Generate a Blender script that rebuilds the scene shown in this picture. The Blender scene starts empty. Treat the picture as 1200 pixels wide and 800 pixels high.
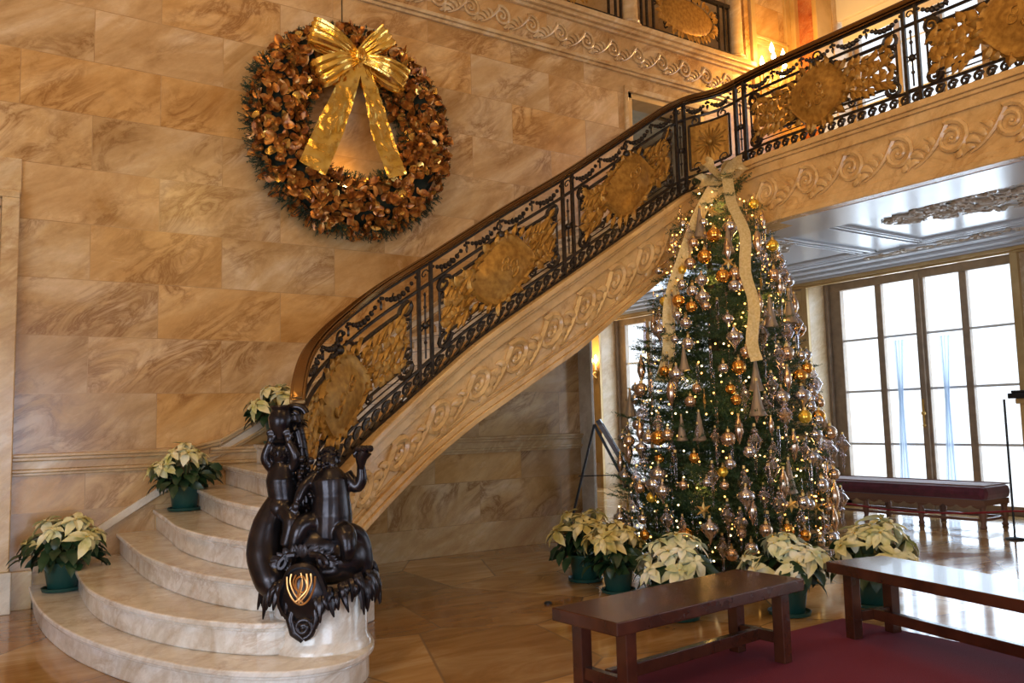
import bpy, math, random
import numpy as np
from mathutils import Vector, Matrix, Euler
PI = math.pi
S = bpy.context.scene
COL = S.collection
rnd = random.Random(11)

# ------------------------------------------------------------------ helpers
class MB:
    """collects shapes, links them as ONE mesh object"""
    def __init__(s): s.V = []; s.F = []
    def add(s, vs, fs):
        n = len(s.V); s.V.extend([tuple(v) for v in vs]); s.F.extend([tuple(i + n for i in f) for f in fs])
    def box(s, x0, x1, y0, y1, z0, z1):
        s.add([(x, y, z) for z in (z0, z1) for y in (y0, y1) for x in (x0, x1)],
              [(0, 2, 3, 1), (4, 5, 7, 6), (0, 1, 5, 4), (2, 6, 7, 3), (0, 4, 6, 2), (1, 3, 7, 5)])
    def hexa(s, a, b):
        """two quads of 4 points each joined"""
        s.add(list(a) + list(b), [(3, 2, 1, 0), (4, 5, 6, 7)] + [(i, (i + 1) % 4, 4 + (i + 1) % 4, 4 + i) for i in range(4)])
    def bar(s, p, q, w, d, up=(0, 0, 1)):
        p = Vector(p); q = Vector(q); t = (q - p).normalized(); u = Vector(up)
        sd = t.cross(u)
        if sd.length < 1e-4: sd = t.cross(Vector((1, 0, 0)))
        sd.normalize(); u = sd.cross(t).normalized()
        f = lambda c: [c + sd * w / 2 * i + u * d / 2 * j for i, j in ((-1, -1), (1, -1), (1, 1), (-1, 1))]
        s.hexa(f(p), f(q))
    def tube(s, pts, r, n=6, cap=True, flat=None):
        """flat=(normal vector, factor) squeezes the section along the normal"""
        P = [Vector(p) for p in pts]; m = len(P)
        R = r if isinstance(r, (list, tuple)) else [r] * m
        up = Vector((0, 0, 1)); vs = []; prev = None
        for i in range(m):
            t = (P[min(i + 1, m - 1)] - P[max(i - 1, 0)])
            if t.length < 1e-9: t = Vector((0, 0, 1))
            t.normalize()
            if prev is None:
                a = t.cross(up)
                if a.length < .05: a = t.cross(Vector((1, 0, 0)))
            else: a = prev - t * prev.dot(t)
            a.normalize(); prev = a; b = t.cross(a)
            for k in range(n):
                w = 2 * PI * k / n; v = (a * math.cos(w) + b * math.sin(w)) * R[i]
                if flat: nn = flat[0]; v = v - nn * v.dot(nn) * (1 - flat[1])
                vs.append(P[i] + v)
        fs = [(i * n + k, i * n + (k + 1) % n, (i + 1) * n + (k + 1) % n, (i + 1) * n + k) for i in range(m - 1) for k in range(n)]
        if cap: fs += [tuple(range(n - 1, -1, -1)), tuple((m - 1) * n + k for k in range(n))]
        s.add(vs, fs)
    def lathe(s, prof, c=(0, 0, 0), n=20, M=None):
        vs = []; m = len(prof)
        for r, z in prof:
            for k in range(n):
                w = 2 * PI * k / n; v = Vector((max(r, 1e-4) * math.cos(w), max(r, 1e-4) * math.sin(w), z))
                vs.append((M @ v if M else v) + Vector(c))
        fs = [(i * n + k, i * n + (k + 1) % n, (i + 1) * n + (k + 1) % n, (i + 1) * n + k) for i in range(m - 1) for k in range(n)]
        fs += [tuple(range(n - 1, -1, -1)), tuple((m - 1) * n + k for k in range(n))]
        s.add(vs, fs)
    def ball(s, c, r, n=10, M=None):
        rr = r if isinstance(r, (tuple, list)) else (r, r, r); h = max(4, n // 2 + 1); c = Vector(c)
        vs = [Vector((0, 0, -1))]
        for i in range(1, h):
            a = PI * i / h
            vs += [Vector((math.sin(a) * math.cos(2 * PI * k / n), math.sin(a) * math.sin(2 * PI * k / n), -math.cos(a))) for k in range(n)]
        vs.append(Vector((0, 0, 1)))
        out = []
        for v in vs:
            w = Vector((v.x * rr[0], v.y * rr[1], v.z * rr[2])); out.append((M @ w if M else w) + c)
        fs = [(0, 1 + (k + 1) % n, 1 + k) for k in range(n)]
        for i in range(h - 2):
            o = 1 + i * n
            fs += [(o + k, o + (k + 1) % n, o + n + (k + 1) % n, o + n + k) for k in range(n)]
        L = len(vs) - 1; o = 1 + (h - 2) * n
        fs += [(o + k, o + (k + 1) % n, L) for k in range(n)]
        s.add(out, fs)
    def prism(s, poly, z0, z1):
        n = len(poly)
        s.add([(x, y, z0) for x, y in poly] + [(x, y, z1) for x, y in poly],
              [tuple(range(n - 1, -1, -1)), tuple(range(n, 2 * n))] + [(i, (i + 1) % n, n + (i + 1) % n, n + i) for i in range(n)])
    def leaf(s, b, d, nrm, L, W, droop=.3, fold=.25, segs=4, shape=None):
        """pointed leaf from base b along d, face normal nrm, drooping, with a folded midrib"""
        b = Vector(b); d = Vector(d).normalized(); nrm = Vector(nrm); nrm = (nrm - d * nrm.dot(d)).normalized(); sd = d.cross(nrm)
        shape = shape or [0.12, .75, 1, .62, 0.0]; m = len(shape) - 1; vs = []; p = b.copy(); dd = d.copy()
        for i in range(m + 1):
            w = W / 2 * shape[i]; vs += [p + sd * w + nrm * w * fold, p.copy(), p - sd * w + nrm * w * fold]
            dd = (dd - nrm * droop / m).normalized(); nn = sd.cross(dd) * -1; nrm = (nrm - dd * nrm.dot(dd)).normalized()
            p = p + dd * L / m
        s.add(vs, [q for i in range(m) for q in ((3 * i, 3 * i + 1, 3 * i + 4, 3 * i + 3), (3 * i + 1, 3 * i + 2, 3 * i + 5, 3 * i + 4))])
    def build(s, name, mat, parent=None, loc=None, smooth=False, bevel=0, off=None, rz=0):
        """parent: verts are in world space unless the parent is a local-space root (off given)"""
        o3 = off if off is not None else (ORG.get(parent.name, (0, 0, 0)) if parent else (loc or (0, 0, 0)))
        me = bpy.data.meshes.new(name)
        me.from_pydata([(v[0] - o3[0], v[1] - o3[1], v[2] - o3[2]) for v in s.V], [], s.F)
        me.update()
        me.materials.append(mat)
        if smooth:
            me.polygons.foreach_set('use_smooth', [True] * len(me.polygons))
            try: me.set_sharp_from_angle(angle=math.radians(50))
            except Exception: pass
        o = bpy.data.objects.new(name, me); COL.objects.link(o)
        if parent: o.parent = parent; ORG[o.name] = tuple(o3)
        elif loc: o.location = loc; ORG[o.name] = tuple(loc)
        else: ORG[o.name] = (0, 0, 0)
        if bevel:
            b = o.modifiers.new('bevel', 'BEVEL'); b.width = bevel; b.segments = 2; b.limit_method = 'ANGLE'; b.angle_limit = math.radians(40)
        return o
ORG = {}
def tag(o, label=None, cat=None, group=None, kind=None):
    if label: o['label'] = label
    if cat: o['category'] = cat
    if group: o['group'] = group
    if kind: o['kind'] = kind
    return o
def thing(name, label, cat, loc, rz=0, group=None, local=False):
    o = bpy.data.objects.new(name, None); COL.objects.link(o); o.empty_display_size = .1
    o.location = loc; o.rotation_euler = (0, 0, rz); tag(o, label, cat, group)
    ORG[o.name] = (0, 0, 0) if local else tuple(loc)
    return o
def copy_tree(o, parent=None):
    c = o.copy(); COL.objects.link(c)
    if parent: c.parent = parent
    for ch in list(o.children): copy_tree(ch, c)
    return c
def struct(o): o['kind'] = 'structure'; return o

# ------------------------------------------------------------------ materials
def mat(name, col=(.5, .5, .5), rough=.5, metal=0, emis=None, est=0, coat=0, spec=.5, sheen=0):
    m = bpy.data.materials.new(name); m.use_nodes = True; b = m.node_tree.nodes['Principled BSDF']
    b.inputs['Base Color'].default_value = (*col, 1); b.inputs['Roughness'].default_value = rough
    b.inputs['Metallic'].default_value = metal; b.inputs['Coat Weight'].default_value = coat
    b.inputs['Specular IOR Level'].default_value = spec; b.inputs['Sheen Weight'].default_value = sheen
    if emis: b.inputs['Emission Color'].default_value = (*emis, 1); b.inputs['Emission Strength'].default_value = est
    return m
class NT:
    def __init__(s, m): s.t = m.node_tree; s.b = s.t.nodes['Principled BSDF']
    def n(s, ty, **kw):
        x = s.t.nodes.new(ty)
        for k, v in kw.items():
            if k in x.inputs: x.inputs[k].default_value = v
            else: setattr(x, k, v)
        return x
    def l(s, a, b): s.t.links.new(a, b)
    def math(s, op, a, b=None):
        x = s.t.nodes.new('ShaderNodeMath'); x.operation = op
        for i, v in enumerate((a, b)):
            if v is None: continue
            if isinstance(v, (int, float)): x.inputs[i].default_value = v
            else: s.l(v, x.inputs[i])
        return x.outputs[0]
    def ramp(s, fac, stops):
        r = s.t.nodes.new('ShaderNodeValToRGB'); e = r.color_ramp.elements
        while len(e) < len(stops): e.new(.5)
        for i, (p, c) in enumerate(stops): e[i].position = p; e[i].color = (*c, 1)
        if fac is not None: s.l(fac, r.inputs[0])
        return r.outputs[0]
    def mix(s, ty, fac, a, b):
        x = s.t.nodes.new('ShaderNodeMix'); x.data_type = 'RGBA'; x.blend_type = ty
        for i, v in ((0, fac), (6, a), (7, b)):
            if isinstance(v, (int, float)): x.inputs[i].default_value = v
            elif isinstance(v, tuple): x.inputs[i].default_value = (*v, 1)
            else: s.l(v, x.inputs[i])
        return x.outputs[2]
    def bump(s, h, st=.2, d=.01):
        b = s.t.nodes.new('ShaderNodeBump'); b.inputs['Strength'].default_value = st; b.inputs['Distance'].default_value = d
        s.l(h, b.inputs['Height']); s.l(b.outputs[0], s.b.inputs['Normal'])

def marble(name, c1, c2, c3, vein, scale=1.2, rough=.3, blocks=None, mortar=(.33, .22, .12), veinw=.5):
    """veined stone; blocks=(mapping axes, width, height, offset) for coursed slabs with their own tone and drift"""
    m = mat(name, c1, rough); N = NT(m)
    tc = N.n('ShaderNodeTexCoord'); src = tc.outputs['Object']
    rv = None; fac = None
    if blocks:
        ax, bw, bh, ofs = blocks
        sp = N.n('ShaderNodeSeparateXYZ'); N.l(src, sp.inputs[0]); cb = N.n('ShaderNodeCombineXYZ')
        N.l(N.math('ADD', sp.outputs[ax[0]], ofs[0]), cb.inputs[0]); N.l(N.math('ADD', sp.outputs[ax[1]], ofs[1]), cb.inputs[1])
        br = N.n('ShaderNodeTexBrick'); N.l(cb.outputs[0], br.inputs['Vector'])
        br.offset = .5; br.inputs['Color1'].default_value = (0, 0, 0, 1); br.inputs['Color2'].default_value = (1, 1, 1, 1)
        br.inputs['Mortar'].default_value = (.5, .5, .5, 1); br.inputs['Scale'].default_value = 1; br.inputs['Mortar Size'].default_value = .0035
        br.inputs['Mortar Smooth'].default_value = .2; br.inputs['Brick Width'].default_value = bw; br.inputs['Row Height'].default_value = bh
        rv = br.outputs['Color']; fac = br.outputs['Fac']
        vm = N.n('ShaderNodeVectorMath', operation='MULTIPLY_ADD'); N.l(rv, vm.inputs[0]); vm.inputs[1].default_value = (37, 91, 53); N.l(src, vm.inputs[2])
        src2 = vm.outputs[0]
    else: src2 = src
    m0 = N.n('ShaderNodeMapping'); N.l(src2, m0.inputs[0]); m0.inputs['Rotation'].default_value = (.25, .62, .15); mp = N.n('ShaderNodeMapping'); N.l(m0.outputs[0], mp.inputs[0]); mp.inputs['Scale'].default_value = (.62, 1, 1.55)
    n1 = N.n('ShaderNodeTexNoise', Scale=scale, Detail=6., Roughness=.62, Distortion=1.4); N.l(mp.outputs[0], n1.inputs['Vector'])
    n2 = N.n('ShaderNodeTexNoise', Scale=scale * 2.7, Detail=9., Roughness=.66, Distortion=1.1); N.l(mp.outputs[0], n2.inputs['Vector'])
    base = N.ramp(n1.outputs[0], [(.30, c1), (.5, c2), (.70, c3)])
    v = N.math('ABSOLUTE', N.math('SUBTRACT', n2.outputs[0], .5))
    vr = N.ramp(v, [(0, (1, 1, 1)), (.035, (.45, .45, .45)), (.09, (0, 0, 0))])
    n3 = N.n('ShaderNodeTexNoise', Scale=scale * 1.3, Detail=2.); N.l(mp.outputs[0], n3.inputs['Vector'])
    vf = N.math('MULTIPLY', N.math('MULTIPLY', vr, N.ramp(n3.outputs[0], [(.42, (0, 0, 0)), (.62, (1, 1, 1))])), veinw)
    c = N.mix('MIX', vf, base, vein)
    n4 = N.n('ShaderNodeTexNoise', Scale=scale * 9, Detail=8., Roughness=.75); N.l(mp.outputs[0], n4.inputs['Vector'])
    c = N.mix('MULTIPLY', .55, c, N.ramp(n4.outputs[0], [(.3, (.72, .66, .58)), (.62, (1.08, 1.06, 1.04))]))
    if blocks:
        tone = N.ramp(rv, [(0, (.82, .76, .74)), (.3, (1, .97, .95)), (.55, (1.02, .84, .58)), (.75, (.95, .90, .88)), (1, (1.18, 1.12, 1.08))])
        c = N.mix('MULTIPLY', 1.0, c, tone); c = N.mix('MIX', N.math('MULTIPLY', fac, .55), c, mortar)
    N.l(c, N.b.inputs['Base Color'])
    N.l(N.ramp(n2.outputs[0], [(.3, (rough * .7,) * 3), (.7, (rough * 1.25,) * 3)]), N.b.inputs['Roughness'])
    return m
def noisy(name, c1, c2, scale, rough=.5, metal=0, bump=.2, bd=.005, **kw):
    m = mat(name, c1, rough, metal, **kw); N = NT(m); tc = N.n('ShaderNodeTexCoord')
    n = N.n('ShaderNodeTexNoise', Scale=scale, Detail=5.); N.l(tc.outputs['Object'], n.inputs['Vector'])
    N.l(N.ramp(n.outputs[0], [(.35, c1), (.65, c2)]), N.b.inputs['Base Color'])
    if bump: N.bump(n.outputs[0], bump, bd)
    return m
def leafmat(name, stops, scale=6, rough=.5, metal=0, trans=0, **kw):
    """colour drifts from leaf to leaf through position noise"""
    m = mat(name, stops[0][1], rough, metal, **kw); N = NT(m); tc = N.n('ShaderNodeTexCoord')
    n = N.n('ShaderNodeTexNoise', Scale=scale, Detail=3.); N.l(tc.outputs['Object'], n.inputs['Vector'])
    N.l(N.ramp(n.outputs[0], stops), N.b.inputs['Base Color'])
    if trans: N.b.inputs['Subsurface Weight'].default_value = 0
    return m

M = {}
M['wall'] = marble('wall_marble', (.40, .235, .085), (.57, .395, .195), (.70, .56, .37), (.24, .115, .035), .95, .24, veinw=.8, blocks=((0, 2), 1.11, .485, (.67, .222)))
M['wall2'] = marble('side_marble', (.52, .36, .18), (.60, .45, .27), (.66, .54, .38), (.38, .2, .08), 1.0, .35)
M['dado'] = marble('dado_marble', (.44, .27, .11), (.58, .41, .21), (.68, .56, .38), (.38, .2, .08), 1.3, .25)
M['pale'] = marble('pale_marble', (.58, .52, .42), (.68, .62, .52), (.74, .70, .62), (.42, .33, .22), 1.2, .3)
M['stair'] = marble('stair_marble', (.54, .45, .34), (.76, .73, .67), (.88, .88, .87), (.40, .26, .14), 1.6, .16)
M['string'] = marble('stringer_marble', (.56, .335, .115), (.66, .43, .18), (.73, .50, .23), (.38, .19, .05), 1.1, .28, veinw=.5)
M['redm'] = marble('red_marble', (.25, .05, .02), (.42, .12, .04), (.5, .2, .08), (.6, .35, .2), 3, .25)
M['bronze'] = noisy('dark_bronze', (.022, .019, .022), (.045, .038, .040), 14, .27, .75, .15)
M['iron'] = noisy('dark_iron', (.030, .024, .020), (.065, .050, .036), 30, .38, .7, .2, .002)
M['rail'] = mat('handrail_brass', (.20, .11, .04), .2, .9)
M['medal'] = noisy('gilt_bronze', (.28, .13, .018), (.46, .245, .045), 22, .45, .45, .3, .006)
M['gold'] = noisy('gold_paint', (.55, .33, .08), (.7, .45, .14), 20, .35, .7, .2)
M['foil'] = noisy('gold_foil', (.80, .50, .09), (.88, .62, .18), 9, .22, .95, .35, .03)
M['copper'] = leafmat('copper_leaf', [(.25, (.06, .018, .006)), (.42, (.26, .08, .014)), (.56, (.46, .18, .03)), (.72, (.55, .32, .10))], 16, .3, .45)
M['giltleaf'] = mat('gilded_leaf', (.72, .46, .12), .25, .8)
M['fir'] = leafmat('fir_needles', [(.3, (.010, .030, .010)), (.5, (.022, .060, .016)), (.7, (.05, .10, .024))], 5, .55)
M['wfir'] = leafmat('wreath_fir', [(.3, (.005, .018, .009)), (.7, (.02, .05, .02))], 5, .6)
M['bark'] = noisy('bark', (.06, .035, .02), (.11, .07, .04), 30, .9)
M['ribbon'] = noisy('gauze_ribbon', (.58, .43, .17), (.72, .58, .30), 60, .5, .35, .35, .004)
M['bgold'] = mat('bauble_gold', (.80, .40, .09), .16, .95)
M['bpink'] = mat('bauble_champagne', (.62, .45, .32), .2, .92)
M['bsilv'] = mat('bauble_silver', (.60, .57, .58), .14, .95)
M['bamber'] = mat('bauble_amber', (.85, .55, .07), .2, .7)
M['crystal'] = None
M['frost'] = mat('frosted_cone', (.30, .23, .16), .4, .4)
M['wood'] = noisy('cherry_wood', (.042, .011, .005), (.080, .021, .009), 7, .27, 0, .04, .002, coat=.10)
M['velvet'] = noisy('burgundy_velvet', (.075, .006, .022), (.125, .012, .036), 12, .75, 0, .2, sheen=.5)
M['pink'] = mat('carved_old_wood', (.20, .10, .07), .45)
M['pot'] = mat('green_plastic_pot', (.010, .060, .048), .4)
M['soil'] = noisy('soil', (.02, .014, .01), (.05, .035, .02), 60, .95)
M['bract'] = leafmat('cream_bract', [(.30, (.46, .45, .13)), (.5, (.74, .70, .38)), (.68, (.84, .81, .60))], 9, .5)
M['bract_y'] = leafmat('yellow_cream_bract', [(.30, (.40, .31, .06)), (.5, (.64, .52, .18)), (.68, (.78, .68, .38))], 9, .5)
M['bract_w'] = leafmat('white_cream_bract', [(.30, (.50, .54, .24)), (.5, (.76, .75, .48)), (.68, (.86, .85, .70))], 9, .5)
M['leafg'] = leafmat('poinsettia_leaf', [(.3, (.008, .028, .012)), (.7, (.02, .06, .02))], 9, .42)
M['stem'] = mat('plant_stem', (.10, .13, .04), .6)
M['plaster'] = mat('glossy_white_plaster', (.60, .63, .68), .22)
M['relief'] = noisy('relief_plaster', (.50, .40, .30), (.66, .58, .48), 12, .5)
M['frame'] = noisy('window_frame_wood', (.26, .19, .13), (.34, .25, .17), 9, .45)
M['giltwall'] = noisy('gilt_trim', (.50, .32, .12), (.62, .42, .18), 4, .4, .2, .05)
M['lead'] = mat('glazing_bar', (.66, .68, .70), .4)
M['door'] = mat('mahogany_door', (.12, .02, .01), .35)
M['black'] = mat('black_metal', (.012, .012, .013), .45, .2)
M['candle'] = mat('candle', (.85, .78, .62), .5)
M['rope'] = mat('red_rope', (.25, .01, .02), .6)
M['dkgreen'] = mat('dark_green_panel', (.01, .05, .035), .3)
M['bulb'] = mat('bulb_warm', (1, .8, .4), .4, emis=(1, .46, .09), est=6)
M['bulbw'] = mat('bulb_white', (1, .9, .7), .4, emis=(1, .74, .36), est=6)
M['flame'] = mat('flame_bulb', (1, .8, .4), .4, emis=(1, .66, .26), est=40)
M['offw'] = mat('white_panel', (.7, .66, .6), .5)
# carpet
M['carpet'] = noisy('burgundy_carpet', (.115, .004, .022), (.165, .008, .032), 160, .95, 0, .5, .004)
# glass: clear with a thin reflection
def glassmat():
    m = bpy.data.materials.new('window_glass'); m.use_nodes = True; t = m.node_tree; t.nodes.clear()
    o = t.nodes.new('ShaderNodeOutputMaterial'); mx = t.nodes.new('ShaderNodeMixShader'); a = t.nodes.new('ShaderNodeBsdfTransparent')
    g = t.nodes.new('ShaderNodeBsdfGlossy'); g.inputs['Roughness'].default_value = .03; mx.inputs[0].default_value = .06
    t.links.new(a.outputs[0], mx.inputs[1]); t.links.new(g.outputs[0], mx.inputs[2]); t.links.new(mx.outputs[0], o.inputs[0]); return m
M['glass'] = glassmat()
def crystalmat():
    m = bpy.data.materials.new('crystal'); m.use_nodes = True; t = m.node_tree; t.nodes.clear()
    o = t.nodes.new('ShaderNodeOutputMaterial'); mx = t.nodes.new('ShaderNodeMixShader'); a = t.nodes.new('ShaderNodeBsdfTransparent'); a.inputs[0].default_value = (.86, .82, .84, 1)
    g = t.nodes.new('ShaderNodeBsdfGlossy'); g.inputs['Roughness'].default_value = .08; g.inputs[0].default_value = (.9, .86, .88, 1)
    lw = t.nodes.new('ShaderNodeLayerWeight'); lw.inputs[0].default_value = .45; t.links.new(lw.outputs['Facing'], mx.inputs[0])
    t.links.new(a.outputs[0], mx.inputs[1]); t.links.new(g.outputs[0], mx.inputs[2]); t.links.new(mx.outputs[0], o.inputs[0]); return m
M['crystal'] = crystalmat()
def sheermat():
    m = bpy.data.materials.new('sheer_curtain'); m.use_nodes = True; t = m.node_tree; t.nodes.clear()
    o = t.nodes.new('ShaderNodeOutputMaterial'); mx = t.nodes.new('ShaderNodeMixShader'); a = t.nodes.new('ShaderNodeBsdfTransparent')
    g = t.nodes.new('ShaderNodeBsdfTranslucent'); g.inputs[0].default_value = (.50, .58, .68, 1); mx.inputs[0].default_value = .8
    t.links.new(a.outputs[0], mx.inputs[1]); t.links.new(g.outputs[0], mx.inputs[2]); t.links.new(mx.outputs[0], o.inputs[0]); return m
M['sheer'] = sheermat()
# floor: large polygonal marble slabs
def floormat():
    m = mat('floor_marble', (.5, .35, .2), .12); N = NT(m); tc = N.n('ShaderNodeTexCoord')
    mp = N.n('ShaderNodeMapping'); N.l(tc.outputs['Object'], mp.inputs[0]); mp.inputs['Rotation'].default_value = (0, 0, .55)
    vo = N.n('ShaderNodeTexVoronoi', Scale=1.15, Randomness=.55); vo.inputs['Scale'].default_value = 1.15; N.l(mp.outputs[0], vo.inputs['Vector'])
    vo.voronoi_dimensions = '2D'; ve = N.n('ShaderNodeTexVoronoi'); ve.voronoi_dimensions = '2D'; ve.feature = 'DISTANCE_TO_EDGE'
    for v in (vo, ve): v.inputs['Scale'].default_value = 1.0; v.inputs['Randomness'].default_value = .85
    N.l(mp.outputs[0], ve.inputs['Vector'])
    sp = N.n('ShaderNodeSeparateColor'); N.l(vo.outputs['Color'], sp.inputs[0])
    vm = N.n('ShaderNodeVectorMath', operation='MULTIPLY_ADD'); N.l(vo.outputs['Color'], vm.inputs[0]); vm.inputs[1].default_value = (31, 17, 5); N.l(tc.outputs['Object'], vm.inputs[2])
    m2 = N.n('ShaderNodeMapping'); N.l(vm.outputs[0], m2.inputs[0]); m2.inputs['Scale'].default_value = (.6, 1.8, 1); m2.inputs['Rotation'].default_value = (0, 0, .9)
    n1 = N.n('ShaderNodeTexNoise', Scale=1.3, Detail=7., Roughness=.65, Distortion=1.2); N.l(m2.outputs[0], n1.inputs['Vector'])
    c = N.ramp(n1.outputs[0], [(.3, (.30, .155, .045)), (.5, (.47, .29, .12)), (.7, (.64, .49, .30))])
    tone = N.ramp(sp.outputs[0], [(0, (.62, .52, .40)), (.4, (.96, .86, .72)), (.7, (.92, .95, 1.0)), (1, (1.42, 1.36, 1.22))])
    c = N.mix('MULTIPLY', 1.0, c, tone)
    c = N.mix('MIX', N.ramp(ve.outputs['Distance'], [(.003, (.9, .9, .9)), (.011, (0, 0, 0))]), c, (.20, .12, .06))
    N.l(c, N.b.inputs['Base Color'])
    N.l(N.ramp(n1.outputs[0], [(.3, (.08,) * 3), (.7, (.17,) * 3)]), N.b.inputs['Roughness'])
    return m
M['floor'] = floormat()

# ------------------------------------------------------------------ camera (level of a crouching visitor)
RM = Matrix(((.82996, -.03089, -.55696), (-.55724, -.09152, -.82529), (-.02548, .99532, -.09316)))
cam = bpy.data.cameras.new('camera'); co = bpy.data.objects.new('camera', cam); COL.objects.link(co)
cam.sensor_width = 36; cam.lens = 986 / 1200 * 36; cam.clip_start = .05
co.matrix_world = Matrix.Translation((0, 0, 1.4)) @ RM.to_4x4()
S.camera = co

# ------------------------------------------------------------------ setting
D = 7.93
b = MB(); b.box(-5, 11.7, -6, 17, -.2, 0); struct(b.build('floor', M['floor']))
b = MB()
b.box(-5, 6.32, D, D + .27, 0, 6.5); b.box(6.32, 7.26, D, D + .27, 3.55, 6.5); b.box(7.26, 8.7, D, D + .27, 5.63, 6.5)
b.box(8.7, 11.1, D, D + .27, 3.55, 6.5); b.box(-5, 5.0, D, D + .27, 6.5, 8.8); b.box(9.65, 11.1, D, D + .27, 6.5, 8.8)
b.box(-5, 11.1, D, D + .27, 8.8, 10); struct(b.build('wall_back', M['wall']))
b = MB(); b.box(-5, 11.6, -6.3, -6, 0, 10); struct(b.build('wall_front', M['wall2']))
b = MB(); b.box(-5.3, -5, -6, 17, 0, 10); struct(b.build('wall_left', M['wall2']))
b = MB(); b.box(-5, 11.6, 16.7, 17, 0, 10); struct(b.build('wall_far', M['wall2']))
b = MB(); b.box(-5, 11.7, -6, 17, 10, 10.3); struct(b.build('ceiling', M['offw']))
# window wall with its openings
b = MB(); x0, x1 = 11.1, 11.75
ops = [(-5.0, -2.0), (.1, 3.1), (5.15, 8.17), (10.1, 13.2)]
ys = [-6] + [v for o in ops for v in o] + [17]
for i in range(0, len(ys), 2): b.box(x0, x1, ys[i], ys[i + 1], 0, 3.43)
b.box(x0, x1, -6, 17, 3.43, 4.4)
uo = [(-4.6, -2.2), (.4, 2.9), (4.75, 7.45)]; ys = [-6] + [v for o in uo for v in o] + [17]
for i in range(0, len(ys), 2): b.box(x0, x1, ys[i], ys[i + 1], 4.4, 7.75)
b.box(x0, x1, -6, 17, 7.75, 10); struct(b.build('wall_right', M['wall2']))
# pier at the end of the back wall, and the storey floor with the ceiling under it
b = MB(); b.box(6.3, 6.34, 7.70, 8.25, 0, 3.56); b.box(6.285, 6.35, 7.685, 8.26, 0, .32)
struct(b.build('trim_1', M['pale'], bevel=.006))
b = MB(); b.box(6.52, 11.1, -6, D, 3.60, 3.75); b.box(6.3, 11.1, D, 16.7, 3.60, 3.75); struct(b.build('floor_gallery', M['stair']))
b = MB(); b.box(6.6, 11.1, -6, D, 3.55, 3.60); b.box(6.5, 11.1, D, 16.7, 3.55, 3.60); struct(b.build('ceiling_gallery', M['plaster']))
b = MB(); b.box(6.5, 6.62, D + .27, 16.7, 0, 3.55); struct(b.build('wall_passage', M['wall2']))
b = MB()   # corridor behind the upper arcade and the room behind the landing door
b.box(5, 9.65, 9.9, 10.0, 6.45, 8.8); b.box(5, 5.05, D + .27, 9.9, 6.45, 8.8); b.box(9.65, 9.7, D + .27, 9.9, 6.45, 8.8); b.box(5, 9.7, D + .27, 10, 8.8, 8.85); b.box(5, 9.7, D + .27, 10, 6.38, 6.45)
struct(b.build('wall_arcade', M['wall2']))
# panel mouldings and shallow cove of the gallery ceiling
b = MB()
def cpanel(x0, x1, y0, y1, z=3.545, steps=((0, .05), (.11, .035), (.19, .02))):
    for ins, w in steps:
        a0, a1, c0, c1 = x0 + ins, x1 - ins, y0 + ins, y1 - ins
        for q in ((a0, a1, c0, c0 + w), (a0, a1, c1 - w, c1), (a0, a0 + w, c0, c1), (a1 - w, a1, c0, c1)):
            b.box(q[0], q[1], q[2], q[3], z - .025, z + .006)
cpanel(8.0, 10.35, -4.5, 5.95); cpanel(8.0, 10.35, 6.5, 12)
for z0, z1, dx in ((3.515, 3.555, .66), (3.48, 3.515, .50), (3.44, 3.48, .30), (3.405, 3.44, .12)): b.box(11.1 - dx, 11.1, -6, 16.7, z0, z1)
struct(b.build('trim_2', M['plaster'], bevel=.006))
b = MB(); b.box(11.0, 11.1, -6, 16.7, 3.36, 3.405); b.box(11.04, 11.1, -6, 16.7, 3.33, 3.36)
for y0, y1 in ops[1:]:
    for yy in (y0 - .09, y1 + .0): b.box(11.045, 11.11, yy, yy + .09, 0, 3.36)
    b.box(11.06, 11.1, y1 + .10, y1 + .55, .5, 3.3)
struct(b.build('trim_3', M['giltwall'], bevel=.005))

# acanthus relief on the ceiling
def relief(cx, cy, w, l, n, seed, z=3.55):
    r = random.Random(seed)
    for i in range(n):
        a = r.uniform(-1, 1); k = (1 - abs(a)) ** .6; x = cx + r.uniform(-1, 1) * w / 2 * k; y = cy + a * l / 2
        t = r.uniform(0, 6.3); L = r.uniform(.07, .16); pts = []
        for j in range(7):
            u = j / 6; t2 = t + u * r.uniform(1.5, 3.5); pts.append((x + L * u * math.cos(t2), y + L * u * math.sin(t2), z - .012))
        b.tube(pts, [.012, .018, .022, .02, .016, .012, .006], 5)
b = MB(); relief(8.9, 3.6, 1.5, 3.6, 420, 4); relief(9.2, 0, 1.5, 3, 150, 5); struct(b.build('trim_4', M['relief'], smooth=True))
b = MB(); relief(10.62, 5.2, .38, 3.2, 170, 6, 3.525); relief(8.7, 7.3, 1.2, 1.3, 110, 8); struct(b.build('trim_5', M['relief'], smooth=True))

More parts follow.
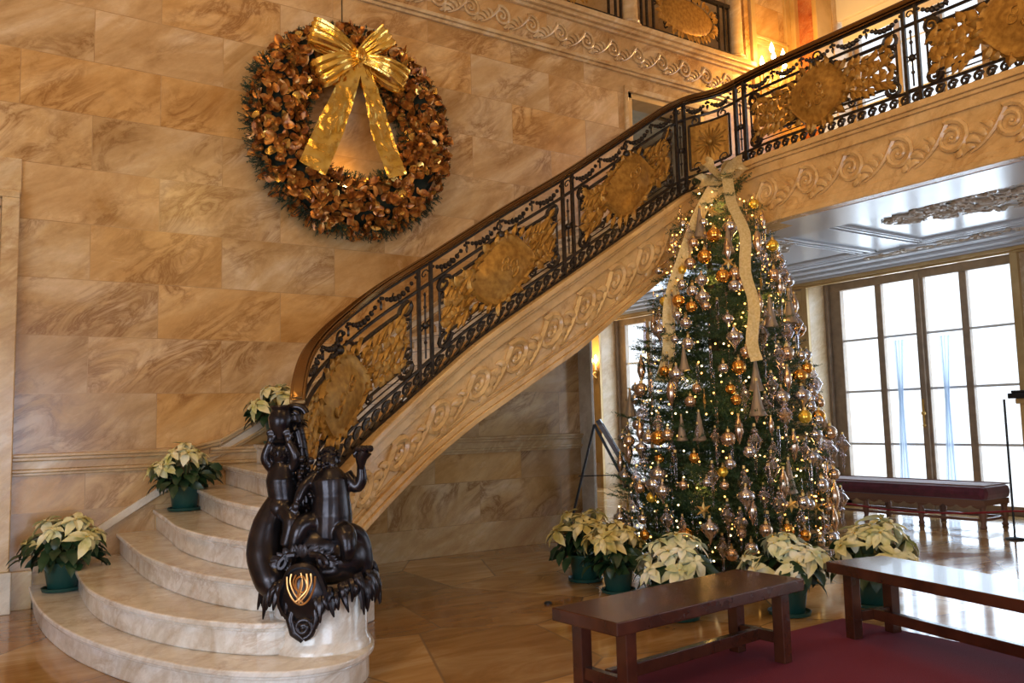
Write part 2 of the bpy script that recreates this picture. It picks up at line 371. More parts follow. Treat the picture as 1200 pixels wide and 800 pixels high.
# dado rail, skirting, sloping skirting beside the stair
b = MB()
def xrail(x0, x1, prof):
    for z0, z1, d in prof: b.box(x0, x1, D - d, D + .01, z0, z1)
rail_prof = ((1.05, 1.075, .03), (1.075, 1.10, .045), (1.10, 1.17, .022), (1.17, 1.20, .05), (1.20, 1.225, .065))
xrail(.46, 1.75, rail_prof); xrail(2.0, 6.3, rail_prof)
def slope_prof(x0, z0, x1, z1, prof):
    for a, c, d in prof: b.hexa([(x0, D + .01, z0 + a), (x0, D - d, z0 + a), (x0, D - d, z0 + c), (x0, D + .01, z0 + c)], [(x1, D + .01, z1 + a), (x1, D - d, z1 + a), (x1, D - d, z1 + c), (x1, D + .01, z1 + c)])
rp = tuple((a - 1.05, c - 1.05, d) for a, c, d in rail_prof)
slope_prof(1.75, 1.05, 2.1, 1.13, rp); slope_prof(2.1, 1.13, 2.45, 1.32, rp); slope_prof(2.45, 1.32, 6.2, 1.32 + 3.75 * .632, rp)
struct(b.build('trim_6', M['dado'], bevel=.005))
b = MB(); slope_prof(1.05, .50, 1.75, .93, ((0, .075, .035),)); slope_prof(1.75, .93, 6.2, .93 + 4.45 * .632, ((0, .075, .035),))
struct(b.build('trim_7', M['pale'], bevel=.005))
b = MB(); b.box(2.0, 6.3, D - .03, D + .01, 0, .30); b.box(.46, .62, D - .05, D + .01, 0, .30); struct(b.build('baseboard_back', M['dado'], bevel=.004))
# door surround at the left edge
b = MB(); b.box(.33, .455, D - .16, D + .02, .32, 3.30); b.box(.27, .33, D - .12, D + .02, .32, 3.24); b.box(.15, .27, D - .09, D + .02, .32, 3.18)
b.box(-1.6, .455, D - .16, D + .02, 3.30, 3.36); b.box(-1.6, .33, D - .12, D + .02, 3.2, 3.30)
struct(b.build('trim_8', M['dado'], bevel=.008))
b = MB(); b.box(.10, .47, D - .18, D + .02, 0, .32); struct(b.build('trim_9', M['pale'], bevel=.008))
b = MB(); b.box(-1.4, .16, D - .03, D + .02, 0, 3.2)
for zz in ((.3, 1.1), (1.25, 2.9)):
    for xx in ((-1.25, -.7), (-.5, .05)): b.box(xx[0], xx[1], D - .045, D - .02, *zz)
struct(b.build('door_1', M['door'], bevel=.008))
b = MB(); b.box(-1.6, .47, D - .05, D + .02, 3.36, 3.66); struct(b.build('trim_10', M['dado'], bevel=.008))

# upper frieze band on the back wall
b = MB()
for z0, z1, d in ((5.86, 5.90, .035), (5.90, 5.945, .06), (6.36, 6.40, .05), (6.40, 6.45, .10), (6.45, 6.52, .14)): b.box(-5, 9.7, D - d, D + .02, z0, z1)
b.box(7.20, 8.76, D - .03, D + .02, 5.63, 5.70); b.box(7.20, 7.26, D - .03, D + .02, 3.75, 5.63)
struct(b.build('trim_11', M['dado'], bevel=.008))

def scroll_unit(mb, P, a0, b0, w, h, n, r=.02, seed=0):
    """one running scroll: a spiral, the stem that feeds it and three curled leaves. P(a,b) -> point, n = outward normal there"""
    nn = Vector(n(a0 + w * .5)); cx, cy = a0 + w * .62, b0 + h * .52; pts = []
    for j in range(10):          # stem rising out of the lower left into the top of the spiral
        t = j / 9; pts.append(P(a0 - w * .08 + (w * .62) * t ** .9, b0 + h * (.06 + .10 * math.sin(PI * t) + .78 * t ** 2.2)))
    for j in range(24):
        t = j / 23; ang = PI * .62 - t * 3.6 * PI; rad = h * .37 * (1 - t) ** .85 + .010
        pts.append(P(cx + rad * math.cos(ang), cy + rad * math.sin(ang)))
    m = len(pts); mb.tube(pts, [r * (.45 + .75 * min(1, j / 8)) * (1 - .45 * max(0, j - 10) / 24) for j in range(m)], 6, flat=(nn, .9))
    mb.ball(P(cx, cy), r * .9, 7)
    for (da, db, ang, L) in ((.10, .22, 1.9, .44), (.20, .30, 1.5, .40), (.30, .42, 1.2, .34), (.02, .16, 2.5, .34), (.78, .10, .5, .26), (.66, .06, -.2, .26)):
        p2 = []
        for j in range(7):
            t = j / 6; an = ang + t * 1.1; p2.append(P(a0 + w * da + h * L * t * math.cos(an), b0 + h * db + h * L * t * math.sin(an)))
        mb.tube(p2, [r * k for k in (.4, .9, 1.3, 1.35, 1.1, .7, .25)], 6, flat=(nn, .8))
b = MB(); i = 0
xx = 2.9
while xx < 9.3:
    scroll_unit(b, lambda a, c: (a, D - .012, c), xx, 6.0, .43, .30, lambda a: (0, -1, 0), .017); xx += .43
struct(b.build('trim_12', M['dado'], smooth=True))

# ------------------------------------------------------------------ plan line of stair stringer, corner and gallery beam
def bez(P, n):
    out = []
    for i in range(n + 1):
        t = i / n; k = ((1 - t) ** 3, 3 * (1 - t) ** 2 * t, 3 * (1 - t) * t * t, t ** 3)
        out.append((sum(k[j] * P[j][0] for j in range(4)), sum(k[j] * P[j][1] for j in range(4))))
    return out
plan = bez([(1.70, 4.78), (1.93, 5.35), (2.35, 5.8), (3.1, 5.8)], 40)
plan += [(3.1 + 2.9 * i / 40, 5.8) for i in range(1, 41)]
plan += [(6.0 + .4 * math.sin(a), 5.4 + .4 * math.cos(a)) for a in [PI / 2 * i / 12 for i in range(1, 13)]]
plan += [(6.4, 5.4 - 6 * i / 40) for i in range(1, 41)]
PL = np.array(plan); SEG = np.hypot(*np.diff(PL, axis=0).T); SS = np.concatenate([[0], np.cumsum(SEG)])
def s_of(x, y): return SS[np.argmin((PL[:, 0] - x) ** 2 + (PL[:, 1] - y) ** 2)]
fine = np.linspace(0, SS[-1], 900)
def prof(kn):
    s = [s_of(x, y) for x, y, z in kn]; z = np.interp(fine, s, [k[2] for k in kn]); k = np.exp(-np.linspace(-2, 2, 41) ** 2); k /= k.sum()
    zp = np.concatenate([2 * z[0] - z[1:21][::-1], z, z[-20:]]); return np.convolve(zp, k, 'valid')
ZT = prof([(1.70, 4.78, .60), (2.12, 5.42, 1.02), (2.30, 5.57, 1.14), (2.55, 5.70, 1.31), (2.83, 5.78, 1.50), (3.09, 5.8, 1.70), (3.486, 5.8, 1.985), (3.83, 5.8, 2.225), (4.666, 5.8, 2.764), (5.786, 5.8, 3.454), (6.0, 5.8, 3.59), (6.4, 5.4, 3.80), (6.4, 5.1, 3.825), (6.4, -.6, 3.825)])
ZB = prof([(1.70, 4.78, .10), (2.156, 5.463, .455), (2.292, 5.568, .55), (2.543, 5.70, .72), (2.86, 5.78, .95), (3.08, 5.8, 1.11), (3.478, 5.8, 1.36), (4.537, 5.8, 1.98), (5.065, 5.8, 2.33), (5.643, 5.8, 2.72), (6.0, 5.8, 2.93), (6.4, 5.4, 3.14), (6.4, 5.0, 3.175), (6.4, -.6, 3.175)])
ZR = prof([(1.70, 4.78, 1.48), (1.78, 4.95, 1.65), (1.908, 5.177, 1.84), (2.121, 5.43, 2.0), (2.352, 5.607, 2.17), (2.561, 5.708, 2.32), (2.803, 5.774, 2.474), (3.117, 5.8, 2.665), (3.857, 5.8, 3.142), (4.554, 5.8, 3.585), (5.809, 5.8, 4.41), (6.115, 5.78, 4.58), (6.4, 5.4, 4.67), (6.4, 5.0, 4.69), (6.4, -.6, 4.69)])
def zt(s): return float(np.interp(s, fine, ZT))
def zb(s): return float(np.interp(s, fine, ZB))
def zr(s): return float(np.interp(s, fine, ZR))
def xy(s, o=0.):
    x = float(np.interp(s, SS, PL[:, 0])); y = float(np.interp(s, SS, PL[:, 1])); e = .03
    dx = float(np.interp(s + e, SS, PL[:, 0]) - np.interp(s - e, SS, PL[:, 0])); dy = float(np.interp(s + e, SS, PL[:, 1]) - np.interp(s - e, SS, PL[:, 1]))
    L = math.hypot(dx, dy); return (x + o * dy / L, y - o * dx / L)
def nrm(s): a = xy(s); c = xy(s, 1.); return (c[0] - a[0], c[1] - a[1], 0)
def sweep(mb, s0, s1, fz0, fz1, o0, o1, step=.05):
    n = max(2, int((s1 - s0) / step)); R = []
    for i in range(n + 1):
        s = s0 + (s1 - s0) * i / n; a = xy(s, o0); c = xy(s, o1); z0 = fz0(s); z1 = fz1(s); R.append([(*a, z0), (*c, z0), (*c, z1), (*a, z1)])
    vs = [v for r in R for v in r]; fs = [(0, 1, 2, 3), tuple(4 * n + k for k in (3, 2, 1, 0))]
    for i in range(n):
        fs += [(4 * i + k, 4 * i + 4 + k, 4 * i + 4 + (k + 1) % 4, 4 * i + (k + 1) % 4) for k in range(4)]
    mb.add(vs, fs)
sA = s_of(1.95, 5.22); sC0 = s_of(6.0, 5.8); sC1 = s_of(6.4, 5.4); sE = SS[-1]

# ------------------------------------------------------------------ staircase
stair = thing('staircase', 'curved marble staircase with rounded lower steps climbing along the stone wall', 'staircase', (1.8, 6.2, 0))
R1 = .177
cont = {1: [(.60, D), (.58, 7.17), (.61, 6.5), (.70, 5.85), (.88, 5.18), (1.14, 4.60), (1.42, 4.29), (1.72, 4.22), (1.95, 4.36), (2.09, 4.60), (2.12, 4.9), (2.0, 5.2)],
        2: [(.93, D), (.86, 7.3), (.83, 6.38), (.91, 5.72), (1.07, 5.17), (1.28, 4.78), (1.50, 4.56), (1.75, 4.60), (1.9, 4.9)],
        3: [(1.24, D), (1.20, 7.1), (1.18, 6.45), (1.235, 5.75), (1.35, 5.2), (1.54, 4.82), (1.8, 4.75), (1.9, 4.95)],
        4: [(1.53, D), (1.46, 7.1), (1.40, 6.4), (1.43, 5.8), (1.52, 5.35), (1.66, 5.05), (1.9, 5.0)],
        5: [(1.84, D), (1.76, 7.1), (1.69, 6.4), (1.68, 5.8), (1.72, 5.4), (1.85, 5.15)],
        6: [(2.12, D), (2.04, 7.1), (1.96, 6.4), (1.93, 5.9), (1.96, 5.4)],
        7: [(2.40, D), (2.30, 7.1), (2.22, 6.4), (2.18, 5.85), (2.2, 5.62)]}
def smooth_line(P, k=5):
    out = []; n = len(P)
    for i in range(n - 1):
        p0, p1, p2, p3 = P[max(i - 1, 0)], P[i], P[i + 1], P[min(i + 2, n - 1)]
        for j in range(k):
            t = j / k
            out.append(tuple(.5 * ((2 * p1[q]) + (-p0[q] + p2[q]) * t + (2 * p0[q] - 5 * p1[q] + 4 * p2[q] - p3[q]) * t * t + (-p0[q] + 3 * p1[q] - 3 * p2[q] + p3[q]) * t ** 3) for q in (0, 1)))
    out.append(P[-1]); return out
def offset_line(P, d):
    out = []
    for i in range(len(P)):
        a = P[max(i - 1, 0)]; c = P[min(i + 1, len(P) - 1)]; dx, dy = c[0] - a[0], c[1] - a[1]; L = math.hypot(dx, dy) or 1
        out.append((P[i][0] - dy / L * d * -1 * -1, P[i][1] + dx / L * d))
    return out
for n in range(1, 22):
    if n in cont:
        fr = smooth_line(cont[n])
        b0 = None; tail = {1: [(2.3, 5.5), (2.6, 5.7), (2.6, D)], 2: [(2.1, 5.4), (2.5, 5.7), (2.6, D)], 3: [(2.1, 5.4), (2.5, 5.7), (2.6, D)]}.get(n, [(fr[-1][0] + .25, max(fr[-1][1] + .2, 5.5)), (fr[-1][0] + .45, 5.78), (fr[0][0] + .33, 5.78), (fr[0][0] + .33, D)])
    else:
        x = 2.40 + .28 * (n - 7) - .02; fr = [(x, D), (x - (.07 if n < 11 else 0), 5.78)]; xe = 6.55 if n == 21 else x + .33
        tail = [(xe, 5.78), (xe, D)]
    z1 = R1 * n; z0 = z1 - R1 if n < 8 else z1 - .215
    if n > 7 or n < 8: z0 = max(z0, 0)
    b = MB(); inn = offset_line(fr, .03)  # riser set back under the nosing
    body = inn + tail
    b.prism(body, z0, z1 - .035)
    b.prism(fr + tail, z1 - .034, z1)
    bb = offset_line(fr, .016); b.prism(bb + tail, z1 - .052, z1 - .034)
    o = b.build('step', M['stair'], stair, bevel=.011)
b = MB()   # plastered slope under the flight
sx = [2.45, 2.9, 3.3, 3.8, 4.4, 5.0, 5.6, 6.2]
for i in range(7):
    a, c = sx[i], sx[i + 1]; za, zc = zb(s_of(a, 5.75)) + .04, zb(s_of(c, 5.75)) + .04
    b.hexa([(a, 5.76, za), (a, D, za), (a, D, za + .03), (a, 5.76, za + .03)], [(c, 5.76, zc), (c, D, zc), (c, D, zc + .03), (c, 5.76, zc + .03)])
b.build('soffit', M['pale'], stair)
# round pedestal standing on the first step
PC = (1.80, 4.66)
b = MB(); b.lathe([(.278, .17), (.278, .20), (.262, .22), (.256, .24), (.256, .46), (.24, .48), (.1, .485)], (PC[0], PC[1], 0), 40)
b.build('newel_pedestal', M['stair'], stair, smooth=True)
# stringer and the gallery beam as one carved stone run: body, mouldings, scrolls
b = MB(); sweep(b, sA, sC0 + .02, zb, zt, -.20, .05); b.build('stringer', M['string'], stair)
b = MB()
for (d0, d1, o) in ((-.055, .0, .115), (-.085, -.055, .095), (-.175, -.085, .075)): sweep(b, sA, sC0 + .02, lambda s: zt(s) + d0, lambda s: zt(s) + d1, .04, o)
for (d0, d1, o) in ((0, .05, .10), (.05, .105, .080), (.125, .14, .065)): sweep(b, sA, sC0 + .02, lambda s: zb(s) + d0, lambda s: zb(s) + d1, .04, o)
b.build('stringer_moulding', M['string'], stair, bevel=.006)
b = MB(); s = sA + .08
while s < sC0 - .3:
    lo = zb(s + .18) + .14
    scroll_unit(b, lambda a, c: (*xy(a, .055), zb(a) + .13 + c), s, 0, .37, zt(s) - zb(s) - .31, nrm, .029); s += .37
b.build('scroll_frieze', M['string'], stair, smooth=True)
beam = thing('gallery_beam', 'carved stone beam edging the gallery above the hall, right of the tree top', 'beam', (6.4, 2.5, 3.17))
tag(beam, kind='structure')
b = MB(); b.box(6.42, 7.05, -6, 5.4, 3.17, 3.20); b.box(6.98, 7.05, -6, 7.9, 3.18, 3.56); b.build('beam_soffit', M['plaster'], beam)
b = MB(); sweep(b, sC0 + .02, sE, zb, zt, -.22, .05); b.build('beam_body', M['string'], beam)
b = MB()
for (d0, d1, o) in ((-.055, .0, .115), (-.085, -.055, .095), (-.175, -.085, .075)): sweep(b, sC0 + .02, sE, lambda s: zt(s) + d0, lambda s: zt(s) + d1, .04, o)
for (d0, d1, o) in ((0, .05, .10), (.05, .105, .080)): sweep(b, sC0 + .02, sE, lambda s: zb(s) + d0, lambda s: zb(s) + d1, .04, o)
b.build('beam_moulding', M['string'], beam, bevel=.006)
b = MB(); s = sC0 + .25
while s < sE - .3:
    scroll_unit(b, lambda a, c: (*xy(a, .055), zb(a) + .12 + c), s, 0, .44, .34, nrm, .022); s += .44
b.build('scroll_frieze', M['string'], beam, smooth=True)

# ------------------------------------------------------------------ railing
def Q(s, v, o=0.): z = zt(s) + v * (zr(s) - zt(s)); return (*xy(s, o), z)
def rbar(mb, s0, v0, s1, v1, w, o=0., step=.06):
    n = max(1, int(abs(s1 - s0) / step)); mb.tube([Q(s0 + (s1 - s0) * i / n, v0 + (v1 - v0) * i / n, o) for i in range(n + 1)], w, 6)
def curl(mb, s, v, r, turns, a0, sgn, w, o=0.):
    H = zr(s) - zt(s); pts = []
    for j in range(15):
        t = j / 14; a = a0 + sgn * t * turns * 2 * PI; q = r * (1 - .75 * t); pts.append(Q(s + q * math.cos(a), v + q * math.sin(a) / H, o))
    mb.tube(pts, [w * (1.1 - .4 * j / 14) for j in range(15)], 5)
def mleaf(mb, s, v, ang, L, W, o=0., th=.012):
    """thick leaf lying in the railing's surface"""
    H = .87; sh = (0, .55, 1, .9, .55, 0); up = []; dn = []
    ca, sa = math.cos(ang), math.sin(ang)
    def pt(u, w, oo): return Q(s + (u * ca - w * sa), v + (u * sa + w * ca) / H, o + oo)
    vs = []
    for i, k in enumerate(sh):
        u = L * i / 5; w = W / 2 * k; vs += [pt(u, w, 0), pt(u, 0, th), pt(u, -w, 0), pt(u, 0, -th)]
    fs = [(4 * i + k, 4 * i + (k + 1) % 4, 4 * i + 4 + (k + 1) % 4, 4 * i + 4 + k) for i in range(5) for k in range(4)]
    mb.add(vs, fs)
def rail_post(parent, s, w=.027):
    b = MB()
    for d in (-.055, .055): b.bar(Q(s + d, 0), Q(s + d, .97), w, w)
    b.bar(Q(s - .055, .80), Q(s + .055, .80), .014, .014); b.bar(Q(s - .055, .17), Q(s + .055, .17), .014, .014)
    for v in (.89, .08): curl(b, s, v, .035, 1, 0, 1, .007)
    b.tube([Q(s, .2), Q(s, .74)], .008, 6); b.ball(Q(s, .47), .03, 8); b.ball(Q(s, .62), .016, 6); b.ball(Q(s, .33), .016, 6); b.ball(Q(s, .72), .014, 6)
    for k in range(6): mleaf(b, s, .47, k * PI / 3 + .5, .05, .02)
    b.build('post', M['iron'], parent, smooth=True)
def panel(parent, s0, s1, seed, big=1.0, sun=False):
    r = random.Random(seed); b = MB(); sm = (s0 + s1) / 2; w = .013
    if sun:
        a, c = s0 + .04, s1 - .04
        for q in ((a, .22, a, .70), (c, .22, c, .70), (a, .22, c, .22)): rbar(b, *q, w)
        rbar(b, a, .70, c, .70, .014)
        for ss, sg in ((a + .07, 1), (c - .07, -1)): curl(b, ss, .74, .055, 1.3, PI / 2, -sg, .012); curl(b, ss, .24, .055, 1.3, -PI / 2, sg, .012)
        f = b.build('panel_frame', M['iron'], parent, smooth=True)
        b = MB()
        pts = []
        for i in range(4):
            pass
        sweep(b, a + .015, c - .015, lambda s: zt(s) + .24 * (zr(s) - zt(s)), lambda s: zt(s) + .69 * (zr(s) - zt(s)), -.006, .006)
        b.ball(Q(sm, .47, .02), .035, 10)
        for k in range(20): L = .15 if k % 2 else .11; mleaf(b, sm + .03 * math.cos(k * PI / 10), .47 + .03 * math.sin(k * PI / 10), k * PI / 10, L, .022, .012, .008)
        b.build('sun_plaque', M['medal'], parent, smooth=False); return
    i0, i1 = s0 + .13, s1 - .13
    # outer frame: vertical bars with scrolled ends, thick stepped top bar broken by the ring over the medallion
    for a in (s0 + .06, s1 - .06): rbar(b, a, .28, a, .66, .010)
    for a in (i0, i1): rbar(b, a, .28, a, .62, .007)
    rbar(b, i0 + .05, .705, sm - .17, .705, .016); rbar(b, sm + .17, .705, i1 - .05, .705, .016)
    rbar(b, i0, .63, sm - .24, .63, .006); rbar(b, sm + .24, .63, i1, .63, .006)
    rbar(b, i0, .265, sm - .2, .265, .012); rbar(b, sm + .2, .265, i1, .265, .012)
    rbar(b, i0, .21, i1, .21, .006)
    for a, sg in ((s0 + .10, 1), (s1 - .10, -1)):
        curl(b, a, .70, .068, 1.35, 0 if sg > 0 else PI, sg, .019); curl(b, a, .24, .068, 1.35, 0 if sg > 0 else PI, -sg, .019)
        curl(b, a + sg * .0, .58, .045, 1.2, PI / 2, sg, .014); curl(b, a + sg * .0, .36, .045, 1.2, -PI / 2, -sg, .014)
    for sg in (-1, 1):
        curl(b, sm + sg * .19, .70, .045, 1.2, PI if sg > 0 else 0, -sg, .013)
        pts = [Q(sm + sg * (.09 + .13 * math.sin(t * PI / 2)), .80 - .20 * (1 - math.cos(t * PI / 2)) - .05 * t) for t in [i / 8 for i in range(9)]]
        b.tube(pts, .017, 6)
        pts = [Q(sm + sg * (.05 + .26 * t), .20 + .10 * math.sin(t * PI * .6)) for t in [i / 8 for i in range(9)]]; b.tube(pts, .014, 6); curl(b, sm + sg * .33, .25, .035, 1.2, PI, sg, .010)
    f = b.build('panel_frame', M['iron'], parent, smooth=True)
    b = MB(); curl(b, sm, .875, .052, 1, 0, 1, .010); b.ball(Q(sm, .79), .04, 8, ); b.ball(Q(sm - .05, .77), .022, 6); b.ball(Q(sm + .05, .77), .022, 6)
    b.build('ring', M['iron'], parent, smooth=True)
    # medallion: convex shield with scrolled surround, foliage sprays either side
    b = MB(); vs = []; n = 24; A = (.30 if s0 < sP3 else .27) * big; B = .235 * big
    for side in (1, -1):
        for q, th in ((1, .006), (.93, .034), (.84, .022), (.6, .048), (.3, .062), (.02, .066)):
            for k in range(n):
                a = 2 * PI * k / n; ww = 1 + .07 * math.cos(4 * a + .6); vs.append(Q(sm + A * q * ww * math.cos(a), .47 + B * q * ww * math.sin(a) / .87 - .20 * A * q * math.cos(a) * (s0 < sP3), side * th))
    fs = []
    for sd in (0, 1):
        o = sd * 6 * n
        for i in range(5): fs += [((o + i * n + k), (o + i * n + (k + 1) % n), (o + (i + 1) * n + (k + 1) % n), (o + (i + 1) * n + k)) for k in range(n)]
        fs.append(tuple(o + 5 * n + k for k in range(n)))
    fs += [(k, (k + 1) % n, 6 * n + (k + 1) % n, 6 * n + k) for k in range(n)]
    b.add(vs, fs)
    for k in range(22):
        a = 2 * PI * k / 22; mleaf(b, sm + A * .86 * math.cos(a), .47 + B * .86 * math.sin(a) / .87, a + r.uniform(-.5, .5), r.uniform(.06, .11) * big, .06 * big, .02, .02)
    for k in range(5): curl(b, sm + r.uniform(-.1, .1), .47 + r.uniform(-.1, .1), r.uniform(.03, .06), 1.1, r.uniform(0, 6), 1, .012, .06)
    md = b.build('medallion', M['medal'], parent, smooth=True)
    span = (i1 - i0) / 2
    for sg in (-1, 1):
        b = MB()
        for j, (vv, bend) in enumerate(((.55, .22), (.47, 0), (.40, -.2))):
            pts = []
            for i in range(8):
                t = i / 7; pts.append((sm + sg * (A * .8 + (span - A * .8 - .03) * t), vv + bend * .45 * t * (1 if j != 1 else 0) + .03 * math.sin(t * 7 + j)))
            b.tube([Q(p[0], p[1]) for p in pts], .007, 5)
            for i in range(1, 8):
                for q in (-1, 1):
                    ang = (0 if sg > 0 else PI) + q * r.uniform(.5, 1.1); mleaf(b, pts[i][0], pts[i][1], ang, r.uniform(.085, .12) * big, .062 * big, r.uniform(-.008, .012), .014)
            mleaf(b, pts[7][0] - sg * .02, pts[7][1], 0 if sg > 0 else PI, .07, .04)
        b.build('foliage_spray', M['medal'], parent, smooth=True)
def rail_run(parent, s0, s1, ext=0):
    b = MB()
    n = int((s1 - s0) / .06); pts = [Q(s0 + (s1 - s0) * i / n, 1.0) for i in range(n + 1)]
    sweep(b, s0, s1, lambda s: zr(s) - .012, lambda s: zr(s) + .022, -.045, .045); sweep(b, s0, s1, lambda s: zr(s) + .022, lambda s: zr(s) + .036, -.03, .03); sweep(b, s0, s1, lambda s: zr(s) - .03, lambda s: zr(s) - .012, -.028, .028)
    b.build('handrail', M['rail'], parent, smooth=True, bevel=.008)
    b = MB()
    sweep(b, s0, s1, lambda s: zt(s) + .001, lambda s: zt(s) + .022, -.03, .03)
    for v, w in ((.155, .014), (.79, .014), (.955, .012)): rbar(b, s0, v, s1, v, w)
    b.build('rail_bar', M['iron'], parent, smooth=True)
    b = MB(); s = s0 + .05     # wave border along the foot
    while s < s1 - .05:
        curl(b, s, .085, .040, 1.25, PI * .2, 1, .012); b.tube([Q(s - .055, .03), Q(s - .02, .045), Q(s + .03, .10), Q(s + .04, .115)], .012, 5); s += .098
    b.build('wave_border', M['iron'], parent, smooth=True)
def garland(parent, s0, s1):
    b = MB(); L = s1 - s0; k = max(2, round(L / .36)); d = L / k
    for i in range(k):
        a = s0 + i * d
        for j in range(9):
            t = (j + .5) / 9; v = .925 - .085 * math.sin(PI * t); b.ball(Q(a + d * t, v), .012 + .014 * math.sin(PI * t), 6)
        for t in (.3, .5, .7): mleaf(b, a + d * t, .925 - .085 * math.sin(PI * t), rnd.uniform(-2, 2), .04, .022)
        b.ball(Q(a, .92), .016, 6); mleaf(b, a, .90, -PI / 2, .06, .03)
    b.build('garland', M['iron'], parent, smooth=True)
sr = thing('stair_railing', 'wrought iron stair railing with gilt medallions and brass handrail climbing the curved stair', 'railing', (3.1, 5.8, 1.7))
sN = .06; sP1 = s_of(3.13, 5.8); sP2 = s_of(4.53, 5.8); sP3 = s_of(5.98, 5.8); sP4 = s_of(6.4, 5.36)
rail_run(sr, sN, sP4)
for s in (sP1, sP2): rail_post(sr, s)
rail_post(sr, sP3, .03)
panel(sr, sN + .15, sP1 - .07, 1, 1.05); panel(sr, sP1 + .07, sP2 - .07, 2, 1.1); panel(sr, sP2 + .07, sP3 - .07, 3, 1.1)
panel(sr, sP3 + .07, sP4 - .06, 4, sun=True)
for a, c in ((sN + .3, sP1), (sP1, sP2), (sP2, sP3), (sP3, sP4)): garland(sr, a + .06, c - .06)
gr = thing('gallery_railing', 'wrought iron gallery railing with large gilt medallions on the stone beam at upper right', 'railing', (6.4, 3, 3.83))
sP5 = s_of(6.4, 3.63); sP6 = s_of(6.4, 1.8)
rail_run(gr, sP4, sP6 + .3)
rail_post(gr, sP4 + .03, .034); rail_post(gr, sP5); rail_post(gr, sP6)
panel(gr, sP4 + .1, sP5 - .07, 5, 1.15); panel(gr, sP5 + .07, sP6 - .07, 6, 1.4)
for a, c in ((sP4 + .05, sP5), (sP5, sP6)): garland(gr, a + .06, c - .06)

# ------------------------------------------------------------------ upper arcade: columns and balustrade panels
def lathe_col(x, y, z, h, label):
    t = thing('column', label, 'column', (x, y, z), group=None)
    b = MB(); b.lathe([(.125, .12), (.12, .4), (.118, h)], (x, y, z), 24); b.build('shaft', M['dado'], t, smooth=True)
    b = MB(); b.box(x - .17, x + .17, y - .15, y + .15, z, z + .05); b.lathe([(.165, .05), (.17, .07), (.15, .09), (.14, .1), (.15, .12), (.125, .14)], (x, y, z), 24); b.build('column_base', M['dado'], t, smooth=True)
lathe_col(7.44, 8.03, 6.52, 2.28, 'round stone column between the two upper arcade balustrades')
lathe_col(9.53, 8.03, 6.52, 2.28, 'round golden-lit stone column at the right end of the upper arcade')
def balus(x0, x1, label, seed):
    t = thing('balustrade_panel', label, 'balustrade', ((x0 + x1) / 2, 8.0, 6.52)); r = random.Random(seed); y = 7.99; z0, z1 = 6.52, 7.38
    b = MB(); b.box(x0, x1, y - .03, y + .03, z1 - .05, z1); b.box(x0, x1, y - .02, y + .02, z0, z0 + .04); b.box(x0, x1, y - .012, y + .012, z0 + .12, z0 + .14)
    for xx in (x0, x0 + .1, x0 + .22, x1 - .24, x1 - .12, x1 - .03): b.box(xx, xx + .025, y - .015, y + .015, z0, z1)
    n = int((x1 - x0) / .09)
    for i in range(n):
        a = x0 + .045 + .09 * i; b.tube([(a + .028 * math.cos(w) * (1 - w / 9), y, z0 + .08 + .028 * math.sin(w) * (1 - w / 9)) for w in [k * .9 for k in range(9)]], .008, 5)
    for k in range(40):
        a = r.uniform(x0 + .2, x1 - .2); c = r.uniform(z0 + .2, z1 - .08); b.tube([(a + .04 * math.cos(w) * (1 - w / 9), y, c + .04 * math.sin(w) * (1 - w / 9)) for w in [k * .9 for k in range(8)]], .011, 5)
    b.build('balustrade_frame', M['iron'], t, smooth=True)
    b = MB(); cx, cz = (x0 + x1) / 2, (z0 + z1) / 2 + .03
    b.ball((cx, y, cz), ((x1 - x0) * .30, .035, .26), 24)
    for k in range(46):
        a = 2 * PI * k / 46; p = (cx + (x1 - x0) * .29 * math.cos(a), y - .02, cz + .25 * math.sin(a)); b.leaf(p, (math.cos(a + r.uniform(-.8, .8)), -.15, math.sin(a + r.uniform(-.8, .8))), (0, -1, 0), .13, .07)
    b.build('gilt_cartouche', M['medal'], t, smooth=True)
balus(5.05, 7.28, 'dark iron and gilt balustrade at the top edge, left of the upper column', 21)
balus(7.62, 9.38, 'dark iron and gilt balustrade between the two columns of the upper arcade', 22)
# golden wall mouldings right of the arcade and red marble pilaster by the upper window
b = MB(); b.box(9.75, 9.85, D - .05, D + .01, 3.75, 8.8); b.box(9.85, 10.6, D - .03, D + .01, 6.9, 6.98); b.box(9.85, 10.6, D - .05, D + .01, 6.98, 7.03); b.box(10.55, 10.66, D - .05, D + .01, 3.75, 8.8)
struct(b.build('trim_13', M['giltwall'], bevel=.01))
b = MB(); b.box(10.75, 11.1, 7.52, D + .01, 3.75, 9); struct(b.build('trim_14', M['redm'], bevel=.01))
b = MB(); b.box(10.72, 11.1, 7.46, 7.54, 3.75, 9); b.box(10.66, 10.76, 7.8, D + .01, 3.75, 9); struct(b.build('trim_15', M['giltwall'], bevel=.01))
# door opening on the landing: jamb, room behind with its window
b = MB(); b.box(7.26, 7.34, D, D + .3, 3.75, 5.63); b.box(8.62, 8.7, D, D + .3, 3.75, 5.63); b.box(7.26, 8.7, D, D + .3, 5.55, 5.63); struct(b.build('trim_16', M['giltwall'], bevel=.006))
b = MB(); b.box(6.3, 6.4, D + .27, 12, 3.75, 6.38); b.box(11.0, 11.1, D + .27, 12, 3.75, 6.38); b.box(6.3, 8.2, 11.9, 12, 3.75, 6.38); b.box(9.6, 11.1, 11.9, 12, 3.75, 6.38); b.box(8.2, 9.6, 11.9, 12, 5.7, 6.38); b.box(8.2, 9.6, 11.9, 12, 3.75, 4.1); b.box(6.3, 11.1, 10, 12, 6.38, 6.42)
struct(b.build('wall_landing', M['wall2']))

